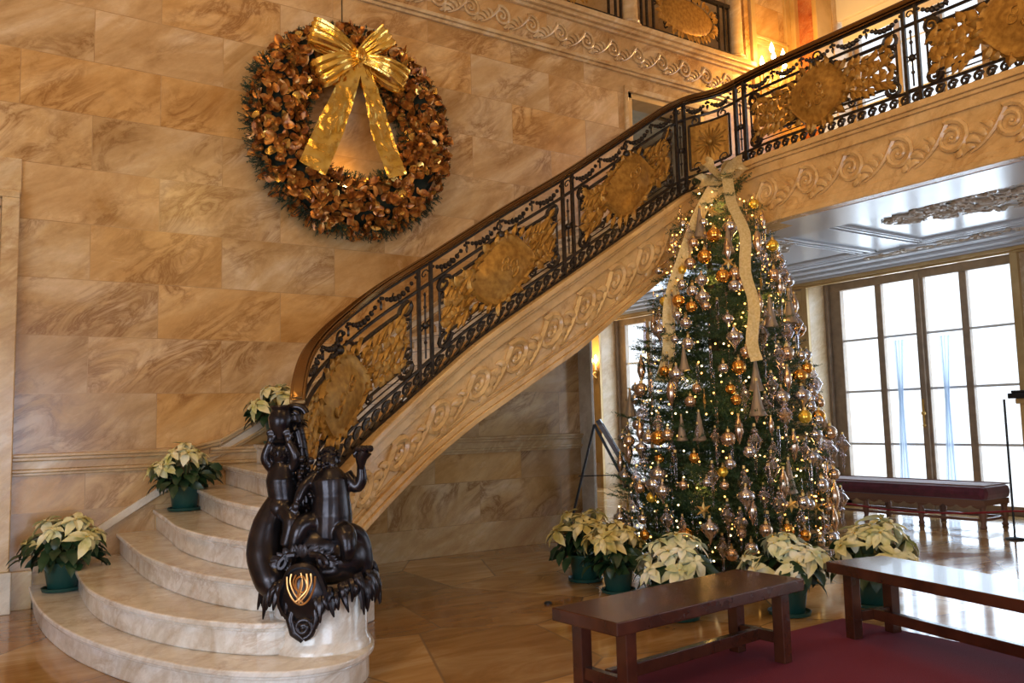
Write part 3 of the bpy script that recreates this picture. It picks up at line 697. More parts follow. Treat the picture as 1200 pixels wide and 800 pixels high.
# ------------------------------------------------------------------ windows
def window(name, y0, y1, z0, z1, rows, leaves, bars=True, xg=11.6):
    fr = MB(); fw = .24 if z0 == 0 else .12
    fr.box(xg - .05, xg + .05, y0, y0 + fw, z0, z1); fr.box(xg - .05, xg + .05, y1 - fw, y1, z0, z1); fr.box(xg - .06, xg + .05, y0, y1, z1 - .15, z1)
    fr.box(xg - .05, xg + .05, y0, y1, z0, z0 + .12)
    fr.box(xg - .12, xg - .05, y0, y0 + .05, z0, z1); fr.box(xg - .12, xg - .05, y1 - .05, y1, z0, z1)
    L = (y1 - y0 - 2 * fw) / leaves
    for k in range(1, leaves):
        yc = y0 + fw + L * k; w = .05 if k != leaves // 2 else .075
        fr.box(xg - .04, xg + .04, yc - w, yc + w, z0, z1 - .06)
        if k == leaves // 2: fr.box(xg - .075, xg - .03, yc - .03, yc + .03, z0, z1 - .06)
    f = struct(fr.build(name, M['frame'], bevel=.008)); 
    br = MB()
    for k in range(leaves):
        a = y0 + fw + L * k; c = a + L
        for i in range(1, rows): z = z0 + .12 + (z1 - .15 - z0 - .12) * i / rows; br.box(xg - .02, xg + .02, a, c, z - .016, z + .016)
    br.build('glazing_bar', M['lead'], f)
    g = MB(); g.box(xg - .004, xg + .004, y0 + .05, y1 - .05, z0 + .05, z1 - .05); g.build('pane', M['glass'], f)
    return f
w1 = window('window_1', 5.15, 8.17, 0, 3.43, 4, 4); window('window_2', 10.1, 13.2, 0, 3.43, 4, 4); window('window_3', .1, 3.1, 0, 3.43, 4, 4); window('window_4', -5, -2, 0, 3.43, 4, 4)
window('window_5', 4.75, 7.45, 4.4, 7.75, 4, 4); window('window_6', .4, 2.9, 4.4, 7.75, 4, 4); window('window_7', -4.6, -2.2, 4.4, 7.75, 4, 4)
b = MB(); b.box(11.5, 11.56, 6.6, 6.62, .9, 1.5)
b = MB(); b.bar((11.52, 6.68, 1.15), (11.52, 6.68, 1.55), .02, .035); b.ball((11.51, 6.68, 1.35), .035, 8); b.ball((11.51, 6.68, 1.18), .025, 8); b.build('door_bolt', M['gold'], w1, smooth=True)
# tied sheer curtains on the two middle leaves
def sheer(yc, label):
    b = MB(); rows = 18; cols = 14; vs = []
    for i in range(rows + 1):
        t = i / rows; z = 2.42 - 2.3 * t; w = .07 + .23 * abs(t - .38) ** 1.1 * (1.3 if t < .38 else .9)
        for j in range(cols + 1):
            u = j / cols - .5; vs.append((11.50 + .02 * math.sin(j * 2.4), yc + u * 2 * w * .5 + (.05 * (t - .38)), z))
    b.add(vs, [(i * (cols + 1) + j, i * (cols + 1) + j + 1, (i + 1) * (cols + 1) + j + 1, (i + 1) * (cols + 1) + j) for i in range(rows) for j in range(cols)])
    tag(b.build('sheer_curtain', M['sheer'], loc=(11.5, yc, .1), smooth=True), label, 'curtain')
sheer(7.0, 'sheer white curtain tied at the waist on the second glazed door leaf from the left')
sheer(6.32, 'sheer white curtain tied at the waist on the third glazed door leaf from the left')
# shade on the upper window
b = MB(); b.box(11.2, 11.28, 4.75, 7.45, 7.36, 7.75); b.box(11.25, 11.27, 4.8, 7.4, 7.0, 7.36)
struct(b.build('trim_17', M['offw'], bevel=.01))

# ------------------------------------------------------------------ wreath
wc = (3.36, 7.80, 4.37)
wr = thing('christmas_wreath', 'huge round Christmas wreath of copper leaves with a gold bow hanging on the stone wall', 'wreath', wc)
r = random.Random(5)
b = MB(); ringR = .80
pts = [(wc[0] + ringR * math.cos(a), wc[1] - .02, wc[2] + ringR * math.sin(a)) for a in [2 * PI * k / 48 for k in range(49)]]
b.tube(pts, .19, 10, cap=False); b.build('wreath_core', mat('core_gap_shade', (.006, .012, .005), .9), wr, smooth=True)  # shade of the gaps between leaves is put into the core's near-black green
b = MB()
def wpt(a, q, ph): return Vector((wc[0] + (ringR + q * math.cos(ph)) * math.cos(a), wc[1] - .04 - q * math.sin(ph) * .85, wc[2] + (ringR + q * math.cos(ph)) * math.sin(a)))
for k in range(1200):
    a = r.uniform(0, 2 * PI); ph = r.uniform(-.3, .5) if r.random() < .6 else r.uniform(2.6, 3.5); low = -math.sin(a + .5) > 0
    if not low and r.random() < .45 and ph < 1: continue
    p = wpt(a, .22, ph); d = (p - wpt(a, .0, ph)).normalized() + Vector((r.uniform(-.7, .7), r.uniform(-.5, .1), r.uniform(-.7, .7))); d.normalize(); L = r.uniform(.08, .17 if low else .10)
    q = p + d * L; b.tube([p, q], .003, 3)
    for j in range(12):
        t = j / 12; c = p + d * L * t; dd = (d * .7 + Vector((r.uniform(-1, 1), r.uniform(-1, 1), r.uniform(-1, 1)))).normalized() * .035; sd = dd.cross(Vector((r.random(), r.random(), r.random()))).normalized() * .004
        b.add([c - sd, c + sd, c + dd], [(0, 1, 2)])
b.build('fir_trim', M['wfir'], wr)
def wleaf(mb, p, n, L, W, tw):
    t = n.orthogonal().normalized(); t = Matrix.Rotation(tw, 3, n) @ t; d = (t * .85 + n * .55).normalized(); mb.leaf(p, d, n, L, W, droop=r.uniform(-.5, .6), fold=r.uniform(.2, .7), shape=[.35, .9, 1, .8, .25])
lv = [MB(), MB()]
for k in range(1500):
    a = r.uniform(0, 2 * PI); ph = r.uniform(-.15, PI + .1); q = .19 + r.uniform(0, .07); p = wpt(a, q, ph); n = (p - wpt(a, 0, 0)).normalized() + Vector((r.uniform(-.4, .4), -.35, r.uniform(-.4, .4))); n.normalize()
    wleaf(lv[1 if r.random() < .13 else 0], p, n, r.uniform(.075, .125), r.uniform(.06, .095), r.uniform(0, 6.3))
lv[1].build('gilded_leaves', M['giltleaf'], wr, smooth=True)
b = lv[0]
for k in range(90):
    a = r.uniform(0, 2 * PI); p = wpt(a, .26, r.uniform(.3, PI - .3)); b.ball(p, (.03, .03, .03), 7)
b.build('copper_leaves', M['copper'], wr, smooth=True)
# bow: ribbon strips with crumple
def strip(mb, pts, W, side, cr=.012, nx=7, seed=0, taper=None, pl=0.):
    rr = random.Random(seed); m = len(pts); vs = []; P = [Vector(p) for p in pts]
    for i in range(m):
        t = (P[min(i + 1, m - 1)] - P[max(i - 1, 0)]).normalized(); sd = Vector(side[i] if isinstance(side, list) else side); sd = (sd - t * sd.dot(t)).normalized(); n = t.cross(sd)
        w = W * (taper[i] if taper else 1)
        for j in range(nx):
            u = j / (nx - 1) - .5; vs.append(P[i] + sd * w * u + n * (rr.uniform(-cr, cr) + pl * math.sin(j * 2.2 + seed) * (w / W)))
    mb.add(vs, [(i * nx + j, i * nx + j + 1, (i + 1) * nx + j + 1, (i + 1) * nx + j) for i in range(m - 1) for j in range(nx - 1)])
kx, ky, kz = 3.27, 7.42, 5.0
def cat(P, n):
    out = []; P = [Vector(p) for p in P]; m = len(P)
    for i in range(m - 1):
        p0, p1, p2, p3 = P[max(i - 1, 0)], P[i], P[i + 1], P[min(i + 2, m - 1)]
        for j in range(n):
            t = j / n; out.append(.5 * ((2 * p1) + (-p0 + p2) * t + (2 * p0 - 5 * p1 + 4 * p2 - p3) * t * t + (-p0 + 3 * p1 - 3 * p2 + p3) * t ** 3))
    out.append(P[-1]); return out
def bow(parent, k, loops, tails, matr, seed=3, W=.2, knot=.07, cr=.010):
    k = Vector(k)
    for i, (dx, dz, dep, wd) in enumerate(loops):
        b = MB(); tip = Vector((dx, 0, dz)); pr = Vector((-dz, 0, dx)).normalized()
        pts = cat([k, k + tip * .5 + Vector((0, -dep, 0)), k + tip + Vector((0, -dep * .8, 0)), k + tip * 1.05 + Vector((0, -.01, 0)), k + tip * .85 + Vector((0, .05, 0)), k + tip * .4 + Vector((0, .05, 0)), k + Vector((0, .02, 0))], 5)
        m = len(pts); tp = [.35 + .65 * min(1, abs(math.sin(PI * j / (m - 1))) * 1.25) for j in range(m)]
        strip(b, pts, wd, tuple(pr), .002, 11, seed + i, tp, .012); b.build('bow_loop', matr, parent, smooth=True)
    for i, (P, wd) in enumerate(tails):
        b = MB(); pts = cat([Vector(p) for p in P], 13); m = len(pts)
        strip(b, pts, wd, (1, 0, .15), .011, 10, seed + 10 + i, [.5 + .5 * min(1, j / (m * .6)) for j in range(m)]); b.build('bow_tail', matr, parent, smooth=True)
    b = MB(); b.ball(k + Vector((0, -.04, 0)), (knot, knot * .7, knot * .95), 12)
    for j in range(5): b.tube([k + Vector((-.03 + .015 * j, -.04 - knot * .7, -knot * .8)), k + Vector((-.03 + .015 * j, -.05 - knot * .7, 0)), k + Vector((-.03 + .015 * j, -.04 - knot * .7, knot * .8))], .006, 5)
    b.build('bow_knot', matr, parent, smooth=True)
bow(wr, (kx, ky, kz), [(-.47, .13, .10, .26), (-.42, -.28, .14, .25), (.30, .27, .10, .22), (.46, -.17, .13, .24)],
    [([(kx - .02, ky - .02, kz), (kx - .16, ky - .06, kz - .40), (kx - .32, ky - .03, kz - .82), (kx - .50, ky - .07, kz - 1.22)], .27),
     ([(kx + .03, ky - .02, kz), (kx + .12, ky - .06, kz - .40), (kx + .24, ky - .03, kz - .78), (kx + .38, ky - .07, kz - 1.17)], .22)], M['foil'])
# hanging wire and candle lamp glowing in the wreath's opening
b = MB(); b.tube([(wc[0] - .05, D - .01, 5.4), (wc[0] - .05, D - .01, 7.2)], .006, 6); b.build('hanging_wire', M['iron'], wr)
b = MB(); b.lathe([(.02, 0), (.03, .02), (.03, .05), (.012, .09), (.001, .12)], (wc[0] - .06, 7.84, 3.80), 10); b.build('lamp_bulb', M['flame'], wr, smooth=True)

# ------------------------------------------------------------------ bronze newel sculpture
U = Vector((.83, -.557, 0)); Wd = Vector((-.557, -.83, 0)); NC = Vector((PC[0], PC[1], 0))
def L3(u, w, z): return NC + U * u + Wd * w + Vector((0, 0, z))
newel = thing('bronze_newel_sculpture', 'dark bronze sculpture of two cherubs above a shield on the round stair pedestal', 'sculpture', (PC[0], PC[1], .56))
RW = Matrix((U, Wd, Vector((0, 0, 1)))).transposed()
def rot(ax, deg): return Matrix.Rotation(math.radians(deg), 3, ax)
def blob(mb, u, w, z, rx, ry, rz, tilt=0): mb.ball(L3(u, w, z), (rx, ry, rz), 26, M=RW @ rot('Y', tilt))
def limb(mb, pts, rad): mb.tube([L3(*p) for p in cat([Vector(p) for p in pts], 4)], list(np.interp(np.linspace(0, len(rad) - 1, (len(pts) - 1) * 4 + 1), range(len(rad)), rad)), 22)
def fuse(o, vs=.010, it=3):
    m = o.modifiers.new('fuse', 'REMESH'); m.mode = 'VOXEL'; m.voxel_size = vs; m.use_smooth_shade = True
    s2 = o.modifiers.new('smooth', 'SMOOTH'); s2.iterations = it; s2.factor = .5; return o
# rounded lower mass: left dolphin-like curve and right belly, with cushion between
b = MB()
blob(b, .0, 0, .72, .20, .20, .16); blob(b, .15, .02, .66, .135, .17, .145); blob(b, .02, -.02, .60, .24, .22, .10)
limb(b, [(-.22, .02, 1.02), (-.285, .05, .86), (-.30, .08, .70), (-.24, .13, .55), (-.15, .16, .46)], [.05, .085, .10, .095, .05])
limb(b, [(.04, .12, .83), (.14, .12, .82), (.22, .06, .77), (.255, .05, .64), (.25, .06, .52)], [.04, .05, .055, .05, .03])
fuse(b.build('sculpture_base', M['bronze'], newel, smooth=True), .009, 9)
# left cherub, seen from behind, reaching up under a vase
def hand(mb, c, d, s=1.0):
    c = Vector(c); d = Vector(d).normalized(); sd = d.cross(Vector((0, 1, 0))).normalized()
    mb.ball(L3(*c), (.024 * s, .016 * s, .028 * s), 8, M=RW)
    for k in range(5):
        o = sd * (k - 2) * .0115 * s; q = c + o + d * .02 * s; L = (.035, .045, .048, .044, .030)[k] * s
        if k == 0: q = c + sd * -.024 * s; 
        mb.tube([L3(*q), L3(*(q + d * L * .6 + Vector((0, .008, 0)))), L3(*(q + d * L + Vector((0, -.004, 0)) + (sd * -.012 if k == 0 else Vector((0, 0, 0)))))], [.0075 * s, .007 * s, .005 * s], 6)
b = MB()
limb(b, [(-.20, .02, .90), (-.21, .02, 1.00), (-.22, .02, 1.10), (-.215, .02, 1.19)], [.085, .082, .088, .055])
blob(b, -.215, .045, .94, .085, .075, .075); 
limb(b, [(-.19, .06, .93), (-.13, .13, .87), (-.16, .15, .74)], [.062, .052, .036]); limb(b, [(-.24, .03, .93), (-.29, .08, .84), (-.28, .10, .70)], [.062, .055, .038])
limb(b, [(-.27, .02, 1.16), (-.305, .04, 1.22), (-.275, .05, 1.31)], [.034, .030, .022]); limb(b, [(-.16, .02, 1.16), (-.13, .05, 1.22), (-.17, .06, 1.31)], [.034, .030, .022])
hand(b, (-.272, .05, 1.33), (.1, 0, 1)); hand(b, (-.172, .06, 1.33), (-.1, 0, 1))
blob(b, -.222, .03, 1.245, .055, .058, .065)
lc = fuse(b.build('cherub', M['bronze'], newel, smooth=True), .0055, 5)
b = MB()   # hair curls
for k in range(46):
    a = r.uniform(0, 6.3); t = r.uniform(.1, 1.9); b.ball(L3(-.222 + .056 * math.sin(t) * math.cos(a), .03 + .058 * math.sin(t) * math.sin(a), 1.25 + .064 * math.cos(t)), .013, 6)
b.build('hair', M['bronze'], lc, smooth=True)
b = MB(); b.lathe([(.035, 0), (.055, .01), (.03, .03), (.035, .05), (.065, .10), (.07, .15), (.05, .19), (.06, .21), (.055, .22)], tuple(L3(-.222, .03, 1.30)), 16)
b.build('vase', M['bronze'], newel, smooth=True)
# right cherub facing out, arm stretched to the side
b = MB()
limb(b, [(.07, .06, .78), (.075, .07, .90), (.075, .07, 1.00), (.07, .06, 1.08), (.06, .04, 1.15)], [.118, .115, .102, .11, .05])
blob(b, .075, .12, .90, .085, .065, .075); blob(b, .04, .115, 1.07, .035, .03, .032); blob(b, .11, .115, 1.07, .035, .03, .032)
limb(b, [(.03, .08, .84), (-.05, .14, .86), (-.09, .17, .80), (-.12, .17, .66)], [.068, .062, .050, .030])
limb(b, [(.10, .08, .80), (.17, .16, .80), (.19, .19, .72), (.17, .17, .66)], [.066, .06, .045, .03])
limb(b, [(.15, .05, 1.12), (.21, .06, 1.05), (.245, .07, 1.09), (.245, .08, 1.17)], [.042, .038, .032, .022]); hand(b, (.243, .085, 1.195), (-.2, 0, 1), 1.2)
limb(b, [(-.01, .05, 1.12), (-.07, .10, 1.06), (-.10, .13, .98)], [.040, .034, .024]); hand(b, (-.108, .14, .955), (-.3, 0, -1), 1.1)
HX, HW, HZ = .055, .03, 1.195
blob(b, HX, HW, HZ, .054, .058, .062); blob(b, HX, HW + .06, HZ - .006, .012, .014, .014); blob(b, HX - .03, HW + .048, HZ - .018, .02, .015, .018); blob(b, HX + .03, HW + .048, HZ - .018, .02, .015, .018)
blob(b, HX - .056, HW, HZ, .010, .014, .018); blob(b, HX + .056, HW, HZ, .010, .014, .018); blob(b, HX, HW + .05, HZ - .038, .02, .012, .007)
hand(b, (-.125, .185, .64), (-.2, .2, -1), 1.0)
rc = fuse(b.build('cherub', M['bronze'], newel, smooth=True), .0055, 5)
b = MB()
for k in range(60):
    a = r.uniform(0, 6.3); t = r.uniform(0, 1.5); b.ball(L3(HX + .057 * math.sin(t) * math.cos(a), HW - .012 + .055 * math.sin(t) * math.sin(a), HZ + .012 + .06 * math.cos(t)), .014, 6)
b.build('hair', M['bronze'], rc, smooth=True)
# horn-shaped torch held by the right cherub
b = MB(); b.tube([L3(.245, .09, 1.15), L3(.25, .10, 1.21), L3(.27, .10, 1.25)], [.018, .035, .045], 10)
for k in range(9): a = k * .7; b.ball(L3(.268 + .035 * math.cos(a), .10 + .035 * math.sin(a), 1.262), .02, 6)
b.build('torch', M['bronze'], newel, smooth=True)
# column of foliage between the cherubs up to the handrail
b = MB(); b.tube([L3(-.08, -.02, .8), L3(-.10, -.02, 1.1), L3(-.12, -.02, 1.3), L3(-.16, -.02, 1.46)], [.05, .045, .035, .04], 10)
for k in range(110):
    t = r.random(); a = r.uniform(0, 6.3); p = Vector((-.08 - .07 * t, -.0, .85 + .60 * t)); d = Vector((math.cos(a), math.sin(a), r.uniform(-.6, .9)))
    b.leaf(L3(*p), (RW @ d), (RW @ Vector((d.x, d.y, 1))), r.uniform(.05, .09), .035, droop=.8)
for k in range(40): b.ball(L3(-.02 + r.uniform(-.09, .05), .08 + r.uniform(-.03, .04), 1.0 + r.uniform(0, .22)), r.uniform(.012, .024), 7)
b.build('foliage_column', M['bronze'], newel, smooth=True)
# top volute meeting the handrail
b = MB(); b.tube([L3(-.16 + .07 * (1 - t) * math.cos(t * 9), -.02, 1.47 + .05 * (1 - t) * math.sin(t * 9)) for t in [i / 24 for i in range(24)]], .022, 8)
for k in range(24):
    a = r.uniform(0, 6.3); d = Vector((math.cos(a), math.sin(a), r.uniform(-.2, .6))); b.leaf(L3(-.15, -.02, 1.42), RW @ d, (0, 0, 1), .09, .045, droop=.8)
b.build('rail_volute', M['bronze'], newel, smooth=True)
# shield with raised gold monogram and rim, scroll below, hanging acanthus fringe
b = MB(); n = 28; vs = []
def shp(a): return (.115 + .012 * math.cos(3 * a + PI / 2)) * math.cos(a), .165 * math.sin(a) * (1.0 if math.sin(a) < 0 else .78)
for q, dep in ((1.16, .0), (1.14, .035), (1.0, .045), (.95, .028), (.7, .045), (.35, .058), (.02, .062)):
    for k in range(n): a = 2 * PI * k / n; x, z = shp(a); vs.append(L3(-.035 + x * q, .265 + dep, .525 + z * q))
b.add(vs, [(i * n + k, i * n + (k + 1) % n, (i + 1) * n + (k + 1) % n, (i + 1) * n + k) for i in range(6) for k in range(n)] + [tuple(6 * n + k for k in range(n)), tuple(range(n - 1, -1, -1))])
b.build('shield', M['bronze'], newel, smooth=True)
b = MB()
def mono(P, w=.0055): b.tube([L3(-.035 + x, .326 - .25 * (x * x + (z - .0) ** 2) * 3, .545 + z) for x, z in [tuple(v)[:2] for v in cat([Vector((x, z, 0)) for x, z in P], 5)]], w, 6)
mono([(-.075, .06), (-.07, 0), (-.04, -.06), (0, -.085), (.04, -.06), (.07, 0), (.075, .06)])
mono([(-.05, .075), (-.055, .03), (-.03, -.03), (.01, -.075)]); mono([(.05, .075), (.055, .03), (.03, -.03), (-.01, -.075)])
mono([(-.025, .07), (-.04, .03), (-.02, -.01), (.015, -.02), (.03, .02), (.012, .06), (-.02, .05), (-.025, .01), (0, -.05)]); mono([(.03, .075), (.035, .0), (.0, -.045), (-.03, -.07)]); mono([(-.02, -.06), (-.005, .0), (.01, .06)]); mono([(0, .08), (.01, .03), (0, -.02), (-.015, -.08)], .005)
b.build('monogram', mat('monogram_gold', (.62, .32, .11), .3, .9), newel, smooth=True)
b = MB()
b.tube([L3(-.03 + .055 * (1 - t * .8) * math.cos(t * 10 - 1.5), .29, .335 + .055 * (1 - t * .8) * math.sin(t * 10 - 1.5)) for t in [i / 26 for i in range(27)]], .019, 8)
b.tube([L3(-.085, .28, .44), L3(-.10, .29, .38), L3(-.08, .29, .31), L3(-.03, .29, .27)], [.02, .026, .026, .02], 8); b.tube([L3(.03, .28, .44), L3(.04, .29, .38), L3(.025, .29, .33)], [.02, .024, .018], 8)
b.ball(L3(-.03, .29, .335), .022, 8); b.build('shield_scroll', M['bronze'], newel, smooth=True)
b = MB()
fr2 = [MB(), MB()]
for k in range(64):
    b = fr2[k >= 32]; a = -1.9 + 3.8 * k / 63 + r.uniform(-.03, .03); q = .275 + r.uniform(0, .02); u = q * math.sin(a); w = q * math.cos(a)
    if abs(a + .1) < .22: continue
    L = r.uniform(.08, .17) * (1.15 if abs(a) > .9 else .8); z = .50 + r.uniform(-.03, .05) + .04 * abs(a)
    o = Vector((math.sin(a), math.cos(a), 0))
    pts = [Vector((u, w, z)), Vector((u, w, z - L * .45)) + o * .03, Vector((u, w, z - L)) + o * .035 + Vector((r.uniform(-.02, .02), 0, 0))]
    b.tube([L3(*p) for p in cat(pts, 3)], [.020, .024, .022, .018, .013, .009, .004], 7)
b = fr2[0]
for k in range(8): 
    a = -2.1 + .1 * k; b.leaf(L3(.26 * math.sin(a), .26 * math.cos(a), .52), RW @ Vector((-1, .2, .1 * k - .3)), (0, 0, 1), .12, .05, droop=.5)
for b in fr2: b.build('acanthus_fringe', M['bronze'], newel, smooth=True)
b = MB()
for sg in (-1, 1):
    b.tube([L3(-.035 + sg * (.05 + .07 * math.sin(t * 2)) + sg * .03 * math.cos(t * 5), .285, .68 + .035 * math.sin(t * 5)) for t in [i / 14 * 1.6 for i in range(15)]], .016, 7)
for k in range(34): a = r.uniform(0, PI); b.leaf(L3(-.035 + .12 * math.cos(a), .27, .655 + .045 * math.sin(a)), RW @ Vector((math.cos(a), .4, math.sin(a))), RW @ Vector((0, 1, 0)), .07, .04, droop=.7)
b.build('shield_crest', M['bronze'], newel, smooth=True)

# ------------------------------------------------------------------ poinsettias
def poinsettia(label, loc, seed, bm, rz=0, sc=1.0, group=None):
    t = thing('potted_poinsettia', label, 'plant', loc, rz, group, local=True); rr = random.Random(seed)
    b = MB(); b.lathe([(.095, .012), (.10, .02), (.122, .17), (.130, .18), (.133, .21), (.125, .213), (.118, .19), (.02, .185)], n=28); p = b.build('pot', M['pot'], t, smooth=True)
    b = MB(); b.lathe([(.115, 0), (.135, .005), (.142, .028), (.136, .03), (.128, .012), (.02, .01)], n=28); b.build('saucer', M['pot'], t, smooth=True)
    b = MB(); b.lathe([(.118, .18), (.117, .192), (.02, .196)], n=20); b.build('soil', M['soil'], t)
    heads = []
    for k in range(11):
        if k == 0: a, q = 0, 0
        elif k < 6: a = k * 2 * PI / 5 + rr.uniform(-.3, .3); q = rr.uniform(.11, .15)
        else: a = k * 2 * PI / 7 + rr.uniform(-.3, .3); q = rr.uniform(.22, .27)
        heads.append(Vector((q * math.cos(a), q * math.sin(a), (.53 - q * q * 2.4 + rr.uniform(-.05, .04)))))
    b = MB()
    for h in heads: b.tube([(h.x * .15, h.y * .15, .18), (h.x * .5, h.y * .5, .32), (h.x, h.y, h.z)], [.009, .007, .005], 6)
    b.build('stems', M['stem'], t)
    b = MB()
    for k in range(85):
        a = rr.uniform(0, 6.3); q = rr.uniform(.05, .24); z = rr.uniform(.26, .44) - q * .25; d = Vector((math.cos(a), math.sin(a), rr.uniform(-.4, .15)))
        b.leaf((q * math.cos(a), q * math.sin(a), z), d, (0, 0, 1) if rr.random() < .9 else (d.y, -d.x, .5), rr.uniform(.11, .17), rr.uniform(.065, .09), droop=rr.uniform(.6, 1.5))
    b.build('leaves', M['leafg'], t, smooth=True)
    b = MB()
    for h in heads:
        out = Vector((h.x, h.y, .22)).normalized() if h.length else Vector((0, 0, 1)); up = (Vector((h.x * 1.6, h.y * 1.6, .45))).normalized()
        X = up.orthogonal().normalized(); Y = up.cross(X)
        for tier, (n, L, W, lift) in enumerate(((5, .155, .072, -.1), (5, .12, .06, .2), (3, .065, .035, .6))):
            o = rr.uniform(0, 6.3)
            for k in range(n):
                a = o + 2 * PI * k / n + rr.uniform(-.25, .25); d = X * math.cos(a) + Y * math.sin(a) + up * (lift + rr.uniform(-.15, .15)); b.leaf(h + up * .008 * tier, d, up, L * rr.uniform(.8, 1.2), W * rr.uniform(.85, 1.15), droop=rr.uniform(.3, 1.7), fold=rr.uniform(.05, .55))
    b.build('bracts', bm, t, smooth=True)
    b = MB()
    for h in heads:
        for k in range(6): b.ball(h + Vector((rr.uniform(-.012, .012), rr.uniform(-.012, .012), .012)), .006, 5)
    b.build('flower_buds', M['bamber'], t, smooth=True)
    t.scale = (sc, sc, sc); return t
poinsettia('cream poinsettia in a green pot on the lowest step beside the door surround', (.80, 7.52, .177), 1, M['bract'], sc=1.05)
poinsettia('cream poinsettia in a green pot on the fourth step against the wall', (1.72, 7.60, .708), 2, M['bract'], 1, .98)
poinsettia('cream poinsettia high on the stair, partly hidden behind the bronze sculpture', (2.53, 7.56, 1.24), 3, M['bract'], 2)
poinsettia('yellow-cream poinsettia left of the tree, farthest left and nearest the easel', (4.66, 5.86, 0), 4, M['bract_y'], 0, 1.08)
poinsettia('cream poinsettia left of the tree, in front of the yellow-cream one', (4.55, 5.30, 0), 5, M['bract_y'], 1, 1.0)
poinsettia('white-cream poinsettia with its pot seen under the left wooden bench', (4.28, 4.35, 0), 6, M['bract_w'], 2, 1.02)
poinsettia('cream poinsettia behind the gap between the two wooden benches', (4.95, 3.95, 0), 7, M['bract_w'], 3, 1.05)
poinsettia('bushy cream poinsettia right of the tree behind the right wooden bench', (5.62, 3.72, 0), 8, M['bract'], 4, 1.12)

# ------------------------------------------------------------------ Christmas tree
TC = (5.82, 5.33)
tree = thing('christmas_tree', 'tall lit Christmas tree below the gallery beam, decked with gold and silver ornaments', 'christmas tree', (TC[0], TC[1], 0))
tz = [0, .2, .6, 1.35, 2.1, 2.9, 3.4, 3.62]; tr = [.78, .88, .92, .84, .68, .49, .32, .12]
LEAN = .034
def LX(z): return TC[0] + .83 * LEAN * z
def LY(z): return TC[1] - .557 * LEAN * z
def TR(z): return float(np.interp(z, tz, tr))
b = MB(); b.lathe([(.08, 0), (.07, .4), (.045, 2), (.012, 3.3)], (TC[0], TC[1], .02), 12); b.lathe([(.26, 0), (.26, .05), (.1, .09), (.1, .16)], (TC[0], TC[1], 0), 20)
b.build('trunk', M['bark'], tree, smooth=True)
rs = np.random.RandomState(4)
def branch_template(seed):
    q = np.random.RandomState(seed); tri = []
    def twig(p, d, L, n):
        for j in range(n):
            t = (j + .5) / n; c = p + d * L * t; v = q.normal(size=3); v -= d * v.dot(d); v /= np.linalg.norm(v); nd = d * .75 + v; nd /= np.linalg.norm(nd); l = .034 * (1 - .35 * t); sd = np.cross(nd, q.normal(size=3)); sd = sd / np.linalg.norm(sd) * .0038
            tri.extend([c - sd, c + sd, c + nd * l])
    twig(np.array([.25, 0, 0.]), np.array([1., 0, 0]), .78, 60)
    for k in range(9):
        x = .22 + .085 * k
        for sg in (-1, 1):
            d = np.array([.75, sg * .8, q.uniform(-.25, .15)]); d /= np.linalg.norm(d); twig(np.array([x, 0, 0.]), d, .27 * (1.15 - x) + .05, 22)
    return np.array(tri)
T = [branch_template(k) for k in range(5)]
V = []; nb = 980
for i in range(nb):
    u = (i + .5) / nb; z = .16 + 3.42 * (1 - (1 - u) ** .62); a = i * 2.39996 + rs.uniform(-.3, .3); L = TR(z) * rs.choice([rs.uniform(.78, .96), rs.uniform(.92, 1.08), rs.uniform(1.0, 1.17)])
    P = T[i % 5].copy(); P[:, 0] *= L; k = min(1.0, .45 + L * .6); P[:, 1] *= k
    el = math.radians(rs.uniform(-12, 14) + (38 if z > 3.3 else 0)); xx = P[:, 0].copy(); P[:, 2] += -.10 * xx + .16 * xx ** 2.2
    ce, se = math.cos(el), math.sin(el); X = P[:, 0] * ce - P[:, 2] * se; Z = P[:, 0] * se + P[:, 2] * ce; ca, sa = math.cos(a), math.sin(a)
    V.append(np.stack([X * ca - P[:, 1] * sa + LX(z), X * sa + P[:, 1] * ca + LY(z), Z + z], 1))
V = np.concatenate(V); V = V[V[:, 2] > .06] if False else V; V[:, 2] = np.maximum(V[:, 2], .05)
V -= np.array([TC[0], TC[1], 0]); nv = len(V)
me = bpy.data.meshes.new('branches'); me.vertices.add(nv); me.vertices.foreach_set('co', V.ravel().astype(np.float32)); me.loops.add(nv); me.loops.foreach_set('vertex_index', np.arange(nv, dtype=np.int32))
me.polygons.add(nv // 3); me.polygons.foreach_set('loop_start', np.arange(0, nv, 3, dtype=np.int32)); me.update(calc_edges=True); me.materials.append(M['fir'])
fo = bpy.data.objects.new('branches', me); COL.objects.link(fo); fo.parent = tree
# ribbon bow at the top with trailing ends
tb = thing('ribbon_bow', 'gauzy gold ribbon bow with long trailing ends on top of the Christmas tree', 'bow', (TC[0] - .1, TC[1] - .12, 3.60))
F = Vector((-.559, -.829, 0)); Rr = Vector((.83, -.557, 0)); KB = Vector((LX(3.6), LY(3.6), 3.55)) + F * .15
def K3(u, w, z): return KB + Rr * u + F * w + Vector((0, 0, z))
for i, (du, dz, dp) in enumerate(((-.15, .12, .06), (.16, .13, .07), (-.18, -.03, .02), (.08, .13, -.04), (-.09, -.14, .04))):
    b = MB(); tip = Rr * du + Vector((0, 0, dz)); pr = (Rr * -dz + Vector((0, 0, du))).normalized() * .6 + F * .6
    pts = cat([KB, KB + tip * .55 + pr * .05 + F * dp, KB + tip + F * dp, KB + tip * 1.05 - pr * .04, KB + tip * .55 - pr * .06, KB], 5); m = len(pts)
    strip(b, pts, .14, tuple(pr), .004, 7, i, [.35 + .65 * math.sin(PI * j / (m - 1)) ** .5 for j in range(m)]); b.build('bow_loop', M['ribbon'], tb, smooth=True)
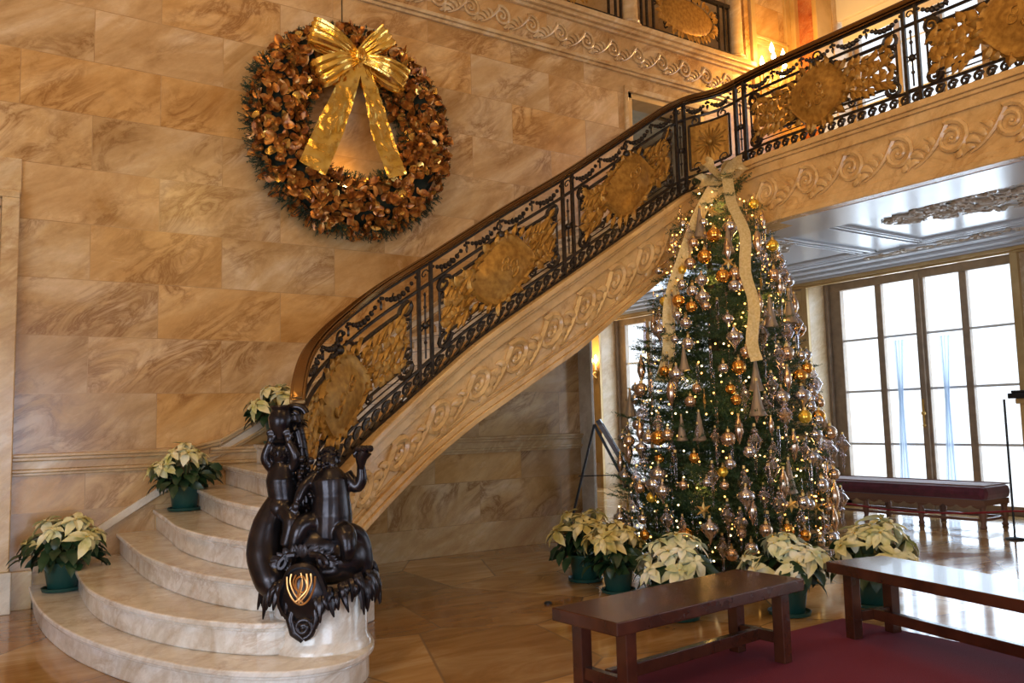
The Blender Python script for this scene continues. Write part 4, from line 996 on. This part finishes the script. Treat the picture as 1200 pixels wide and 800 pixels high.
b = MB(); b.ball(KB, (.045, .045, .05), 10); b.build('bow_knot', M['ribbon'], tb, smooth=True)
def trail(P, W, seed):
    b = MB(); strip(b, cat([Vector(p) for p in P], 8), W, tuple(Rr), .004, 7, seed); b.build('bow_tail', M['ribbon'], tb, smooth=True)
trail([K3(.02, .08, -.02), K3(.0, .26, -.3), K3(.06, .40, -.6), K3(.02, .50, -.95), K3(.05, .60, -1.25), K3(.0, .66, -1.55), K3(.02, .70, -1.72)], .10, 31)
trail([K3(-.05, .04, -.02), K3(-.25, .08, -.35), K3(-.42, .12, -.75), K3(-.56, .14, -1.15), K3(-.60, .18, -1.6), K3(-.68, .2, -1.85)], .11, 32)

# light string
ls = thing('string_lights', 'string of tiny warm fairy lights wound around the Christmas tree', 'string lights', (TC[0], TC[1], .1))
wire = MB(); wp = []; NT_ = 40
for i in range(1100):
    t = i / 1099; z = .22 + 3.3 * t; a = t * 2 * PI * 17; q = TR(z) * .80 + .02 * math.sin(i * 1.7); wp.append((LX(z) + q * math.cos(a), LY(z) + q * math.sin(a), z + .03 * math.sin(i * .9)))
wire.tube(wp, .0022, 4, cap=False); wire.build('wire', M['wfir'], ls)
cands = []; rb = random.Random(9)
for i in range(620):
    z = .2 + 3.35 * (1 - (1 - rb.random()) ** .72); a = rb.uniform(0, 2 * PI); q = TR(z) * rb.uniform(.72, 1.02); cands.append((q * math.cos(a), q * math.sin(a), z, rb.random()))
front = sorted(cands, key=lambda c: c[0] * .559 + c[1] * .829 - .001 * c[3])
stuff = [MB(), MB()]
for i, c in enumerate(front):
    p = (LX(c[2]) + c[0], LY(c[2]) + c[1], c[2]); w = 0 if (c[3] < .62 + .2 * (c[2] > 2)) else 1
    if i < 100: b = MB(); b.ball(p, .008, 6); b.build('bulb', (M['bulb'], M['bulbw'])[w], ls, smooth=True)
    else: stuff[w].ball(p, .008, 6)
for w in (0, 1): tag(stuff[w].build('bulb', (M['bulb'], M['bulbw'])[w], ls, smooth=True), kind='stuff')

# ornaments: one of each kind, then copies
def orn_ball(name, m, rad, label, group):
    t = thing(name, label, 'ornament', (0, 0, 0), 0, group, local=True)
    b = MB(); b.ball((0, 0, -rad - .02), rad, 20); b.build('globe', m, t, smooth=True)
    b = MB(); b.lathe([(rad * .24, -.026), (rad * .24, -.008), (rad * .08, -.006)], n=10); b.tube([(.006 * math.cos(a), 0, .002 + .006 * math.sin(a)) for a in [k * .7 for k in range(10)]], .0015, 5); b.build('cap', M['gold'], t, smooth=True); return t
def orn_prof(name, m, prof, label, group, n=14):
    t = thing(name, label, 'ornament', (0, 0, 0), 0, group, local=True)
    b = MB(); b.lathe(prof, n=n); b.build('body', m, t, smooth=True)
    b = MB(); b.lathe([(.008, -.01), (.008, .004), (.002, .006)], n=8); b.build('cap', M['gold'], t, smooth=True); return t
finial = [(.002, -.26), (.006, -.22), (.008, -.17), (.02, -.155), (.008, -.145), (.026, -.12), (.045, -.085), (.026, -.055), (.012, -.045), (.022, -.035), (.01, -.022), (.008, -.01)]
bell = [(.005, -.20), (.02, -.195), (.045, -.19), (.032, -.15), (.02, -.09), (.010, -.03), (.006, -.01)]
drop = [(.002, -.17), (.015, -.14), (.028, -.10), (.024, -.06), (.012, -.03), (.005, -.01)]
icicle = [(.001, -.22), (.005, -.17), (.009, -.1), (.011, -.05), (.006, -.01)]
onion = [(.002, -.15), (.012, -.12), (.035, -.095), (.052, -.07), (.045, -.045), (.02, -.03), (.008, -.012)]
G = 'hanging on the Christmas tree'
kinds = [(orn_ball('gold_bauble', M['bgold'], .042, 'shiny copper-gold ball ornament ' + G, 'copper-gold balls on the tree'), 26),
         (orn_ball('champagne_bauble', M['bpink'], .040, 'satin champagne-pink ball ornament ' + G, 'champagne balls on the tree'), 28),
         (orn_ball('silver_bauble', M['bsilv'], .036, 'mirrored silver ball ornament ' + G, 'silver balls on the tree'), 34),
         (orn_ball('amber_bauble', M['bamber'], .037, 'yellow amber ball ornament ' + G, 'amber balls on the tree'), 7),
         (orn_prof('glass_finial', M['crystal'], finial, 'long turned clear-glass finial ornament ' + G, 'glass finials on the tree'), 46),
         (orn_prof('bell_ornament', M['frost'], bell, 'tall frosted cone-shaped ornament ' + G, 'frosted cones on the tree', 10), 13),
         (orn_prof('teardrop_ornament', M['bpink'], drop, 'slender champagne teardrop ornament ' + G, 'teardrops on the tree'), 30),
         (orn_prof('glass_icicle', M['crystal'], icicle, 'thin clear glass icicle ornament ' + G, 'glass icicles on the tree', 8), 50),
         (orn_prof('onion_ornament', M['bsilv'], onion, 'onion-shaped silver ornament ' + G, 'silver onions on the tree'), 24)]
st = thing('gold_star', 'flat six-pointed gold glitter star ornament ' + G, 'ornament', (0, 0, 0), 0, 'gold stars on the tree', local=True)
b = MB(); vs = [(.0, -.008, -.05), (.0, .008, -.05)]
for k in range(12): q = .05 if k % 2 == 0 else .02; vs.append((q * math.sin(k * PI / 6), 0, -.05 + q * math.cos(k * PI / 6)))
b.add(vs, [(0, 2 + k, 2 + (k + 1) % 12) for k in range(12)] + [(1, 2 + (k + 1) % 12, 2 + k) for k in range(12)]); b.build('star_body', M['gold'], st)
b = MB(); b.tube([(0, 0, 0), (0, 0, .02)], .0015, 5); b.build('hook', M['gold'], st); kinds.append((st, 14))
bs = thing('bead_strand', 'thin strand of clear glass beads dangling down the Christmas tree', 'ornament', (0, 0, 0), 0, 'glass bead strands on the tree', local=True)
b = MB(); b.tube([(0, 0, 0), (0, 0, -.42)], .0012, 4); b.build('thread', M['crystal'], bs)
b = MB()
for k in range(9): b.ball((0, 0, -.03 - .048 * k), .0065 if k % 3 else .011, 6)
b.build('beads', M['crystal'], bs, smooth=True); kinds.append((bs, 60))
order = [k for k, n in kinds for _ in range(n)]; ro = random.Random(17); ro.shuffle(order); first = set(); placed = []
camA = math.atan2(-.829, -.559)
for o in order:
    for _ in range(40):
        z = .38 + 3.0 * (1 - (1 - ro.random()) ** .70); a = camA + 1.25 * math.asin(ro.uniform(-.985, .985)); q = TR(z) * ro.uniform(.93, 1.04) + .035
        p = Vector((LX(z) + q * math.cos(a), LY(z) + q * math.sin(a), z))
        if all((p - w).length > .10 for w in placed): break
    placed.append(p)
    if o.name not in first: first.add(o.name); t = o
    else: t = copy_tree(o)
    t.location = p; t.rotation_euler = (0, 0, ro.uniform(0, 6.3)); k = ro.uniform(.95, 1.6); t.scale = (k, k, k)
# two showy glass finials dangling at the right tip branches
for (px, py, pz, lab) in ((6.42, 4.47, 1.22, 'large clear glass finial dangling free at the right side of the tree before the window'), (6.28, 4.42, .78, 'large silver-glass finial hanging low on the right side of the tree above the poinsettias')):
    src = next(k for k, n in kinds if k.name.startswith('glass_finial')); t = copy_tree(src); t.location = (px, py, pz); t.scale = (1.4, 1.4, 1.25); t['label'] = lab; del t['group']
    if 'group' in t: del t['group']

# ------------------------------------------------------------------ benches, carpet
def bench(label, loc, rz, L, W=.46, H=.45):
    t = thing('wooden_bench', label, 'bench', loc, rz, local=True)
    b = MB(); b.box(-L / 2, L / 2, -W / 2, W / 2, H - .065, H); b.build('seat', M['wood'], t, bevel=.006)
    for sx in (-1, 1):
        for sy in (-1, 1):
            b = MB(); x = sx * (L / 2 - .13); y = sy * (W / 2 - .075); b.box(x - .035, x + .035, y - .035, y + .035, 0, H - .065); b.build('leg', M['wood'], t, bevel=.004)
        b = MB(); x = sx * (L / 2 - .13); b.box(x - .022, x + .022, -W / 2 + .11, W / 2 - .11, .10, .16); b.build('stretcher', M['wood'], t, bevel=.003)
    b = MB(); b.box(-L / 2 + .152, L / 2 - .152, -.022, .022, .10, .165); b.build('stretcher', M['wood'], t, bevel=.003)
    return t
bench('dark cherry wooden bench at lower centre, its short end towards the sculpture', (3.32, 3.32, .012), .075, 1.50, .46)
bench('dark cherry wooden bench cut by the right edge of the photo', (4.72, 2.55, .012), PI / 2 - .19, 1.66, .47)
b = MB(); b.box(1.2, 5.08, -1.5, 3.62, 0, .012); tag(b.build('carpet', M['carpet'], loc=(3, 1.5, 0)), 'burgundy carpet under the two wooden benches', 'carpet')
# upholstered bench under the window
uh = thing('upholstered_bench', 'long low bench with a burgundy velvet cushion before the tall windows', 'bench', (10.28, 6.3, 0))
b = MB(); b.box(9.97, 10.60, 5.12, 7.50, .325, .50)
b.build('cushion', M['velvet'], uh, bevel=.07)
b = MB(); b.tube([(9.99, 5.14, .502), (9.99, 7.48, .502), (10.58, 7.48, .502), (10.58, 5.14, .502), (9.99, 5.14, .502)], .008, 6); b.build('piping', M['pink'], uh)
b = MB(); b.box(10.0, 10.57, 5.15, 7.47, .27, .335)
for k in range(14):
    y = 5.23 + k * .165; b.lathe([(.001, -.035), (.05, -.02), (.075, 0)], (9.995, y, .27), 10, M=Matrix.Diagonal((.15, 1, 1)))
b.build('seat_rail', M['pink'], uh, bevel=.006)
for y in (5.2, 5.95, 6.7, 7.42):
    for x in (10.04, 10.54):
        b = MB(); b.lathe([(.03, 0), (.04, .02), (.025, .05), (.035, .10), (.045, .16), (.03, .22), (.045, .27)], (x, y, 0), 12); b.build('leg', M['pink'], uh, smooth=True)
b = MB()
for x in (10.04, 10.54): b.box(x - .015, x + .015, 5.2, 7.42, .09, .12)
b.box(10.04, 10.54, 5.185, 5.215, .09, .12); b.box(10.04, 10.54, 7.405, 7.435, .09, .12); b.build('stretcher', M['pink'], uh)

# ------------------------------------------------------------------ easel, sconce, barrier, cabinet, floor plug
es = thing('easel', 'black folding easel holding a dark framed board beside the pale stone pier', 'easel', (6.0, 7.3, 0))
apex = Vector((6.02, 7.32, 1.33))
for q in ((5.80, 7.62, 0), (6.70, 7.12, 0), (6.50, 6.85, 0)):
    b = MB(); b.bar(q, apex, .035, .022); b.build('leg', M['black'], es)
b = MB(); b.bar((5.90, 7.48, .76), (6.28, 7.27, .76), .012, .012); b.bar((6.28, 6.84, .40), (6.62, 7.20, .40), .03, .05); b.build('brace', M['black'], es)
fb = thing('framed_board', 'dark framed board leaning on the black easel, seen almost edge-on', 'sign board', (6.2, 7.2, .55))
bx = Vector((.665, .747, 0)); ln = Vector((-.36, .32, .87)).normalized(); c0 = Vector((6.44, 6.97, .42)); nn = bx.cross(ln).normalized()
def bq(a, c, d): return c0 + bx * a + ln * c + nn * d
def slab(mb, a0, a1, c0_, c1, d0, d1): mb.hexa([bq(a0, c0_, d0), bq(a1, c0_, d0), bq(a1, c1, d0), bq(a0, c1, d0)], [bq(a0, c0_, d1), bq(a1, c0_, d1), bq(a1, c1, d1), bq(a0, c1, d1)])
b = MB(); A_, H_ = .24, 1.08
slab(b, -A_, A_, 0, .05, 0, .05); slab(b, -A_, A_, H_ - .05, H_, 0, .05); slab(b, -A_, -A_ + .05, 0, H_, 0, .05); slab(b, A_ - .05, A_, 0, H_, 0, .05); b.build('board_frame', M['wood'], fb)
b = MB(); slab(b, -A_ + .05, A_ - .05, .05, H_ - .05, .01, .03); b.build('board_face', M['black'], fb)
sc = thing('candle_sconce', 'gilt wall sconce with a lit candle bulb beyond the stone pier', 'sconce', (11.0, 13.31, 2.0))
b = MB(); b.lathe([(.01, 1.9), (.05, 1.95), (.03, 2.0), (.06, 2.1), (.02, 2.3)], (11.02, 13.31, 0), 12)
for sg in (-1, 1): b.tube([(11.02, 13.31, 2.0), (11.0, 13.31 + sg * .05, 1.93), (10.88, 13.31 + sg * .07, 2.0), (10.98, 13.31 + sg * .07, 2.08)], .016, 6); b.lathe([(.02, 2.06), (.05, 2.09), (.02, 2.1)], (10.98, 13.31 + sg * .07, 0), 10)
b.build('sconce_arm', M['gold'], sc, smooth=True)
for sg in (-1, 1):
    b = MB(); b.lathe([(.02, 2.09), (.02, 2.24)], (10.98, 13.31 + sg * .07, 0), 10); b.build('candle', M['candle'], sc)
    b = MB(); b.lathe([(.015, 2.24), (.035, 2.29), (.02, 2.36), (.002, 2.41)], (10.98, 13.31 + sg * .07, 0), 10); b.build('candle_bulb', M['flame'], sc, smooth=True)
for o in list(sc.children): o.location.z += 0
sc.location.z += .28
# candle branch lighting the upper corner, behind the gallery railing
us = thing('candle_sconce', 'many-armed lit sconce glowing on the golden wall behind the gallery railing', 'sconce', (10.0, 7.8, 6.1))
b = MB(); b.box(9.92, 10.08, D - .03, D, 6.0, 6.6); spots = [(-.28, -.22, .08), (-.14, -.32, .16), (.05, -.34, .22), (.2, -.24, .14), (-.02, -.2, .36), (.3, -.12, .04)]
for dx, dy, dz in spots: b.tube([(10.0, D - .03, 6.25), (10.0 + dx * .6, D + dy * .7, 6.15 + dz * .5), (10.0 + dx, D + dy, 6.35 + dz)], .012, 6)
b.build('sconce_arm', M['gold'], us, smooth=True)
for dx, dy, dz in spots:
    b = MB(); b.lathe([(.02, 0), (.036, .04), (.02, .10), (.002, .15)], (10.0 + dx, D + dy, 6.36 + dz), 10); b.build('candle_bulb', M['flame'], us, smooth=True)
bp = thing('rope_post', 'slim dark metal post in front of the right window pane, with a red rope', 'post', (9.5, 4.6, 0))
b = MB(); b.tube([(9.5, 4.6, 0), (9.5, 4.6, 1.49)], .012, 8); b.lathe([(.10, 0), (.09, .015), (.02, .03)], (9.5, 4.6, 0), 16); b.build('pole', M['black'], bp, smooth=True)
b = MB(); b.tube(cat([Vector((9.5, 4.6, .30)), Vector((9.55, 5.3, .22)), Vector((9.6, 6.2, .20)), Vector((9.65, 7.2, .28))], 8), .012, 6)
b.tube(cat([Vector((9.5, 4.6, .30)), Vector((9.5, 4.0, .33)), Vector((9.5, 3.2, .40))], 6), .012, 6)
tag(b.build('barrier_rope', M['rope'], loc=(9.5, 5.5, .2), smooth=True), 'thin red barrier rope hanging in front of the upholstered bench', 'rope')
cb = thing('display_cabinet', 'tall dark-topped cabinet with green panels cut by the right edge of the photo', 'cabinet', (10.25, 4.3, 0))
b = MB(); b.box(10.0, 10.6, 3.6, 4.68, .12, 1.50); b.box(9.97, 10.6, 3.57, 4.71, .0, .12); b.box(9.97, 10.6, 3.57, 4.71, 1.44, 1.50); b.build('cabinet_body', M['giltwall'], cb, bevel=.01)
b = MB(); b.box(9.93, 10.65, 3.52, 4.77, 1.50, 1.56); b.box(9.95, 10.62, 3.55, 4.74, 1.56, 1.59); b.build('cabinet_top', M['black'], cb, bevel=.008)
b = MB(); b.box(9.985, 10.02, 3.7, 4.60, .22, 1.36); b.build('cabinet_panel', M['dkgreen'], cb, bevel=.004)
b = MB(); b.tube([(9.975, 4.45 + .09 * math.cos(a) * (1 - a / 12), 1.25 + .09 * math.sin(a) * (1 - a / 12)) for a in [k * .6 for k in range(16)]], .014, 6); b.build('gilt_mount', M['gold'], cb, smooth=True)
b = MB(); p = (3.80 + 0, 5.6, 0); b.lathe([(.03, 0), (.03, .012), (.02, .02), (.001, .021)], (3.86, 5.32, 0), 14); tag(b.build('round_plug', M['black'], loc=(3.86, 5.32, 0), smooth=True), 'small dark round plug on the marble floor left of the wooden bench', 'floor plug')

# ------------------------------------------------------------------ lights
def area(name, loc, rot_, sx, sy, e, col):
    l = bpy.data.lights.new(name, 'AREA'); l.shape = 'RECTANGLE'; l.size = sx; l.size_y = sy; l.energy = e; l.color = col
    o = bpy.data.objects.new(name, l); COL.objects.link(o); o.location = loc; o.rotation_euler = rot_; return o
def point(name, loc, e, col, rad=.1):
    l = bpy.data.lights.new(name, 'POINT'); l.energy = e; l.color = col; l.shadow_soft_size = rad
    o = bpy.data.objects.new(name, l); COL.objects.link(o); o.location = loc; return o
day = (.64, .81, 1.0)
for i, (y0, y1) in enumerate(ops): area('daylight', (12.6, (y0 + y1) / 2, 1.9), (0, math.radians(90), 0), 3.4, 3.1, 190, day)
for i, (y0, y1) in enumerate(uo): area('daylight', (12.6, (y0 + y1) / 2, 6.1), (0, math.radians(90), 0), 3.4, 2.9, 110, day)
area('entrance_daylight', (-4.0, .2, 1.25), (math.radians(90), 0, math.radians(-52)), 3.6, 2.2, 250, (.66, .81, 1.0))
area('entrance_daylight', (.3, -5.7, 1.3), (math.radians(90), 0, 0), 4.0, 2.2, 260, (.66, .81, 1.0))
for (x, y, z, e) in ((-.9, 2.2, 5.8, 230), (3.4, .2, 5.4, 150), (1.0, 5.2, 7.8, 80)): point('chandelier', (x, y, z), e, (1, .61, .20), .5)
point('upper_sconce_light', (9.9, 7.1, 6.4), 105, (1, .48, .05), .12)
for k, (zz, qq, aa) in enumerate(((.8, .6, 3.6), (.9, .6, 4.9), (1.5, .55, 4.2), (1.7, .5, 3.3), (2.2, .42, 4.5), (2.6, .34, 3.7), (3.0, .28, 4.4), (3.3, .2, 3.9), (2.4, .4, 5.2))): point('fairy_glow', (LX(zz) + qq * math.cos(aa), LY(zz) + qq * math.sin(aa), zz), 1.6 if zz < 2 else 2.4, (1, .55, .14), .04)
point('sconce_light', (10.75, 13.3, 2.7), 25, (1, .60, .2), .08)
point('wreath_lamp_light', (wc[0] - .06, 7.74, 4.0), 2.5, (1, .50, .10), .04)
area('landing_room_daylight', (8.9, 12.6, 5), (math.radians(-90), 0, 0), 1.6, 1.8, 60, day)
point('arcade_light', (7.3, 9.0, 8.4), 8, (1, .7, .35), .1)
w = bpy.data.worlds.new('world'); S.world = w; w.use_nodes = True; bg = w.node_tree.nodes['Background']; bg.inputs[0].default_value = (.86, .93, 1, 1); bg.inputs[1].default_value = 1.5
S.view_settings.view_transform = 'Standard'; S.view_settings.look = 'None'; S.view_settings.exposure = .05; S.view_settings.gamma = 1; S.view_settings.use_curve_mapping = False
S.cycles.max_bounces = 7; S.cycles.sample_clamp_indirect = 6
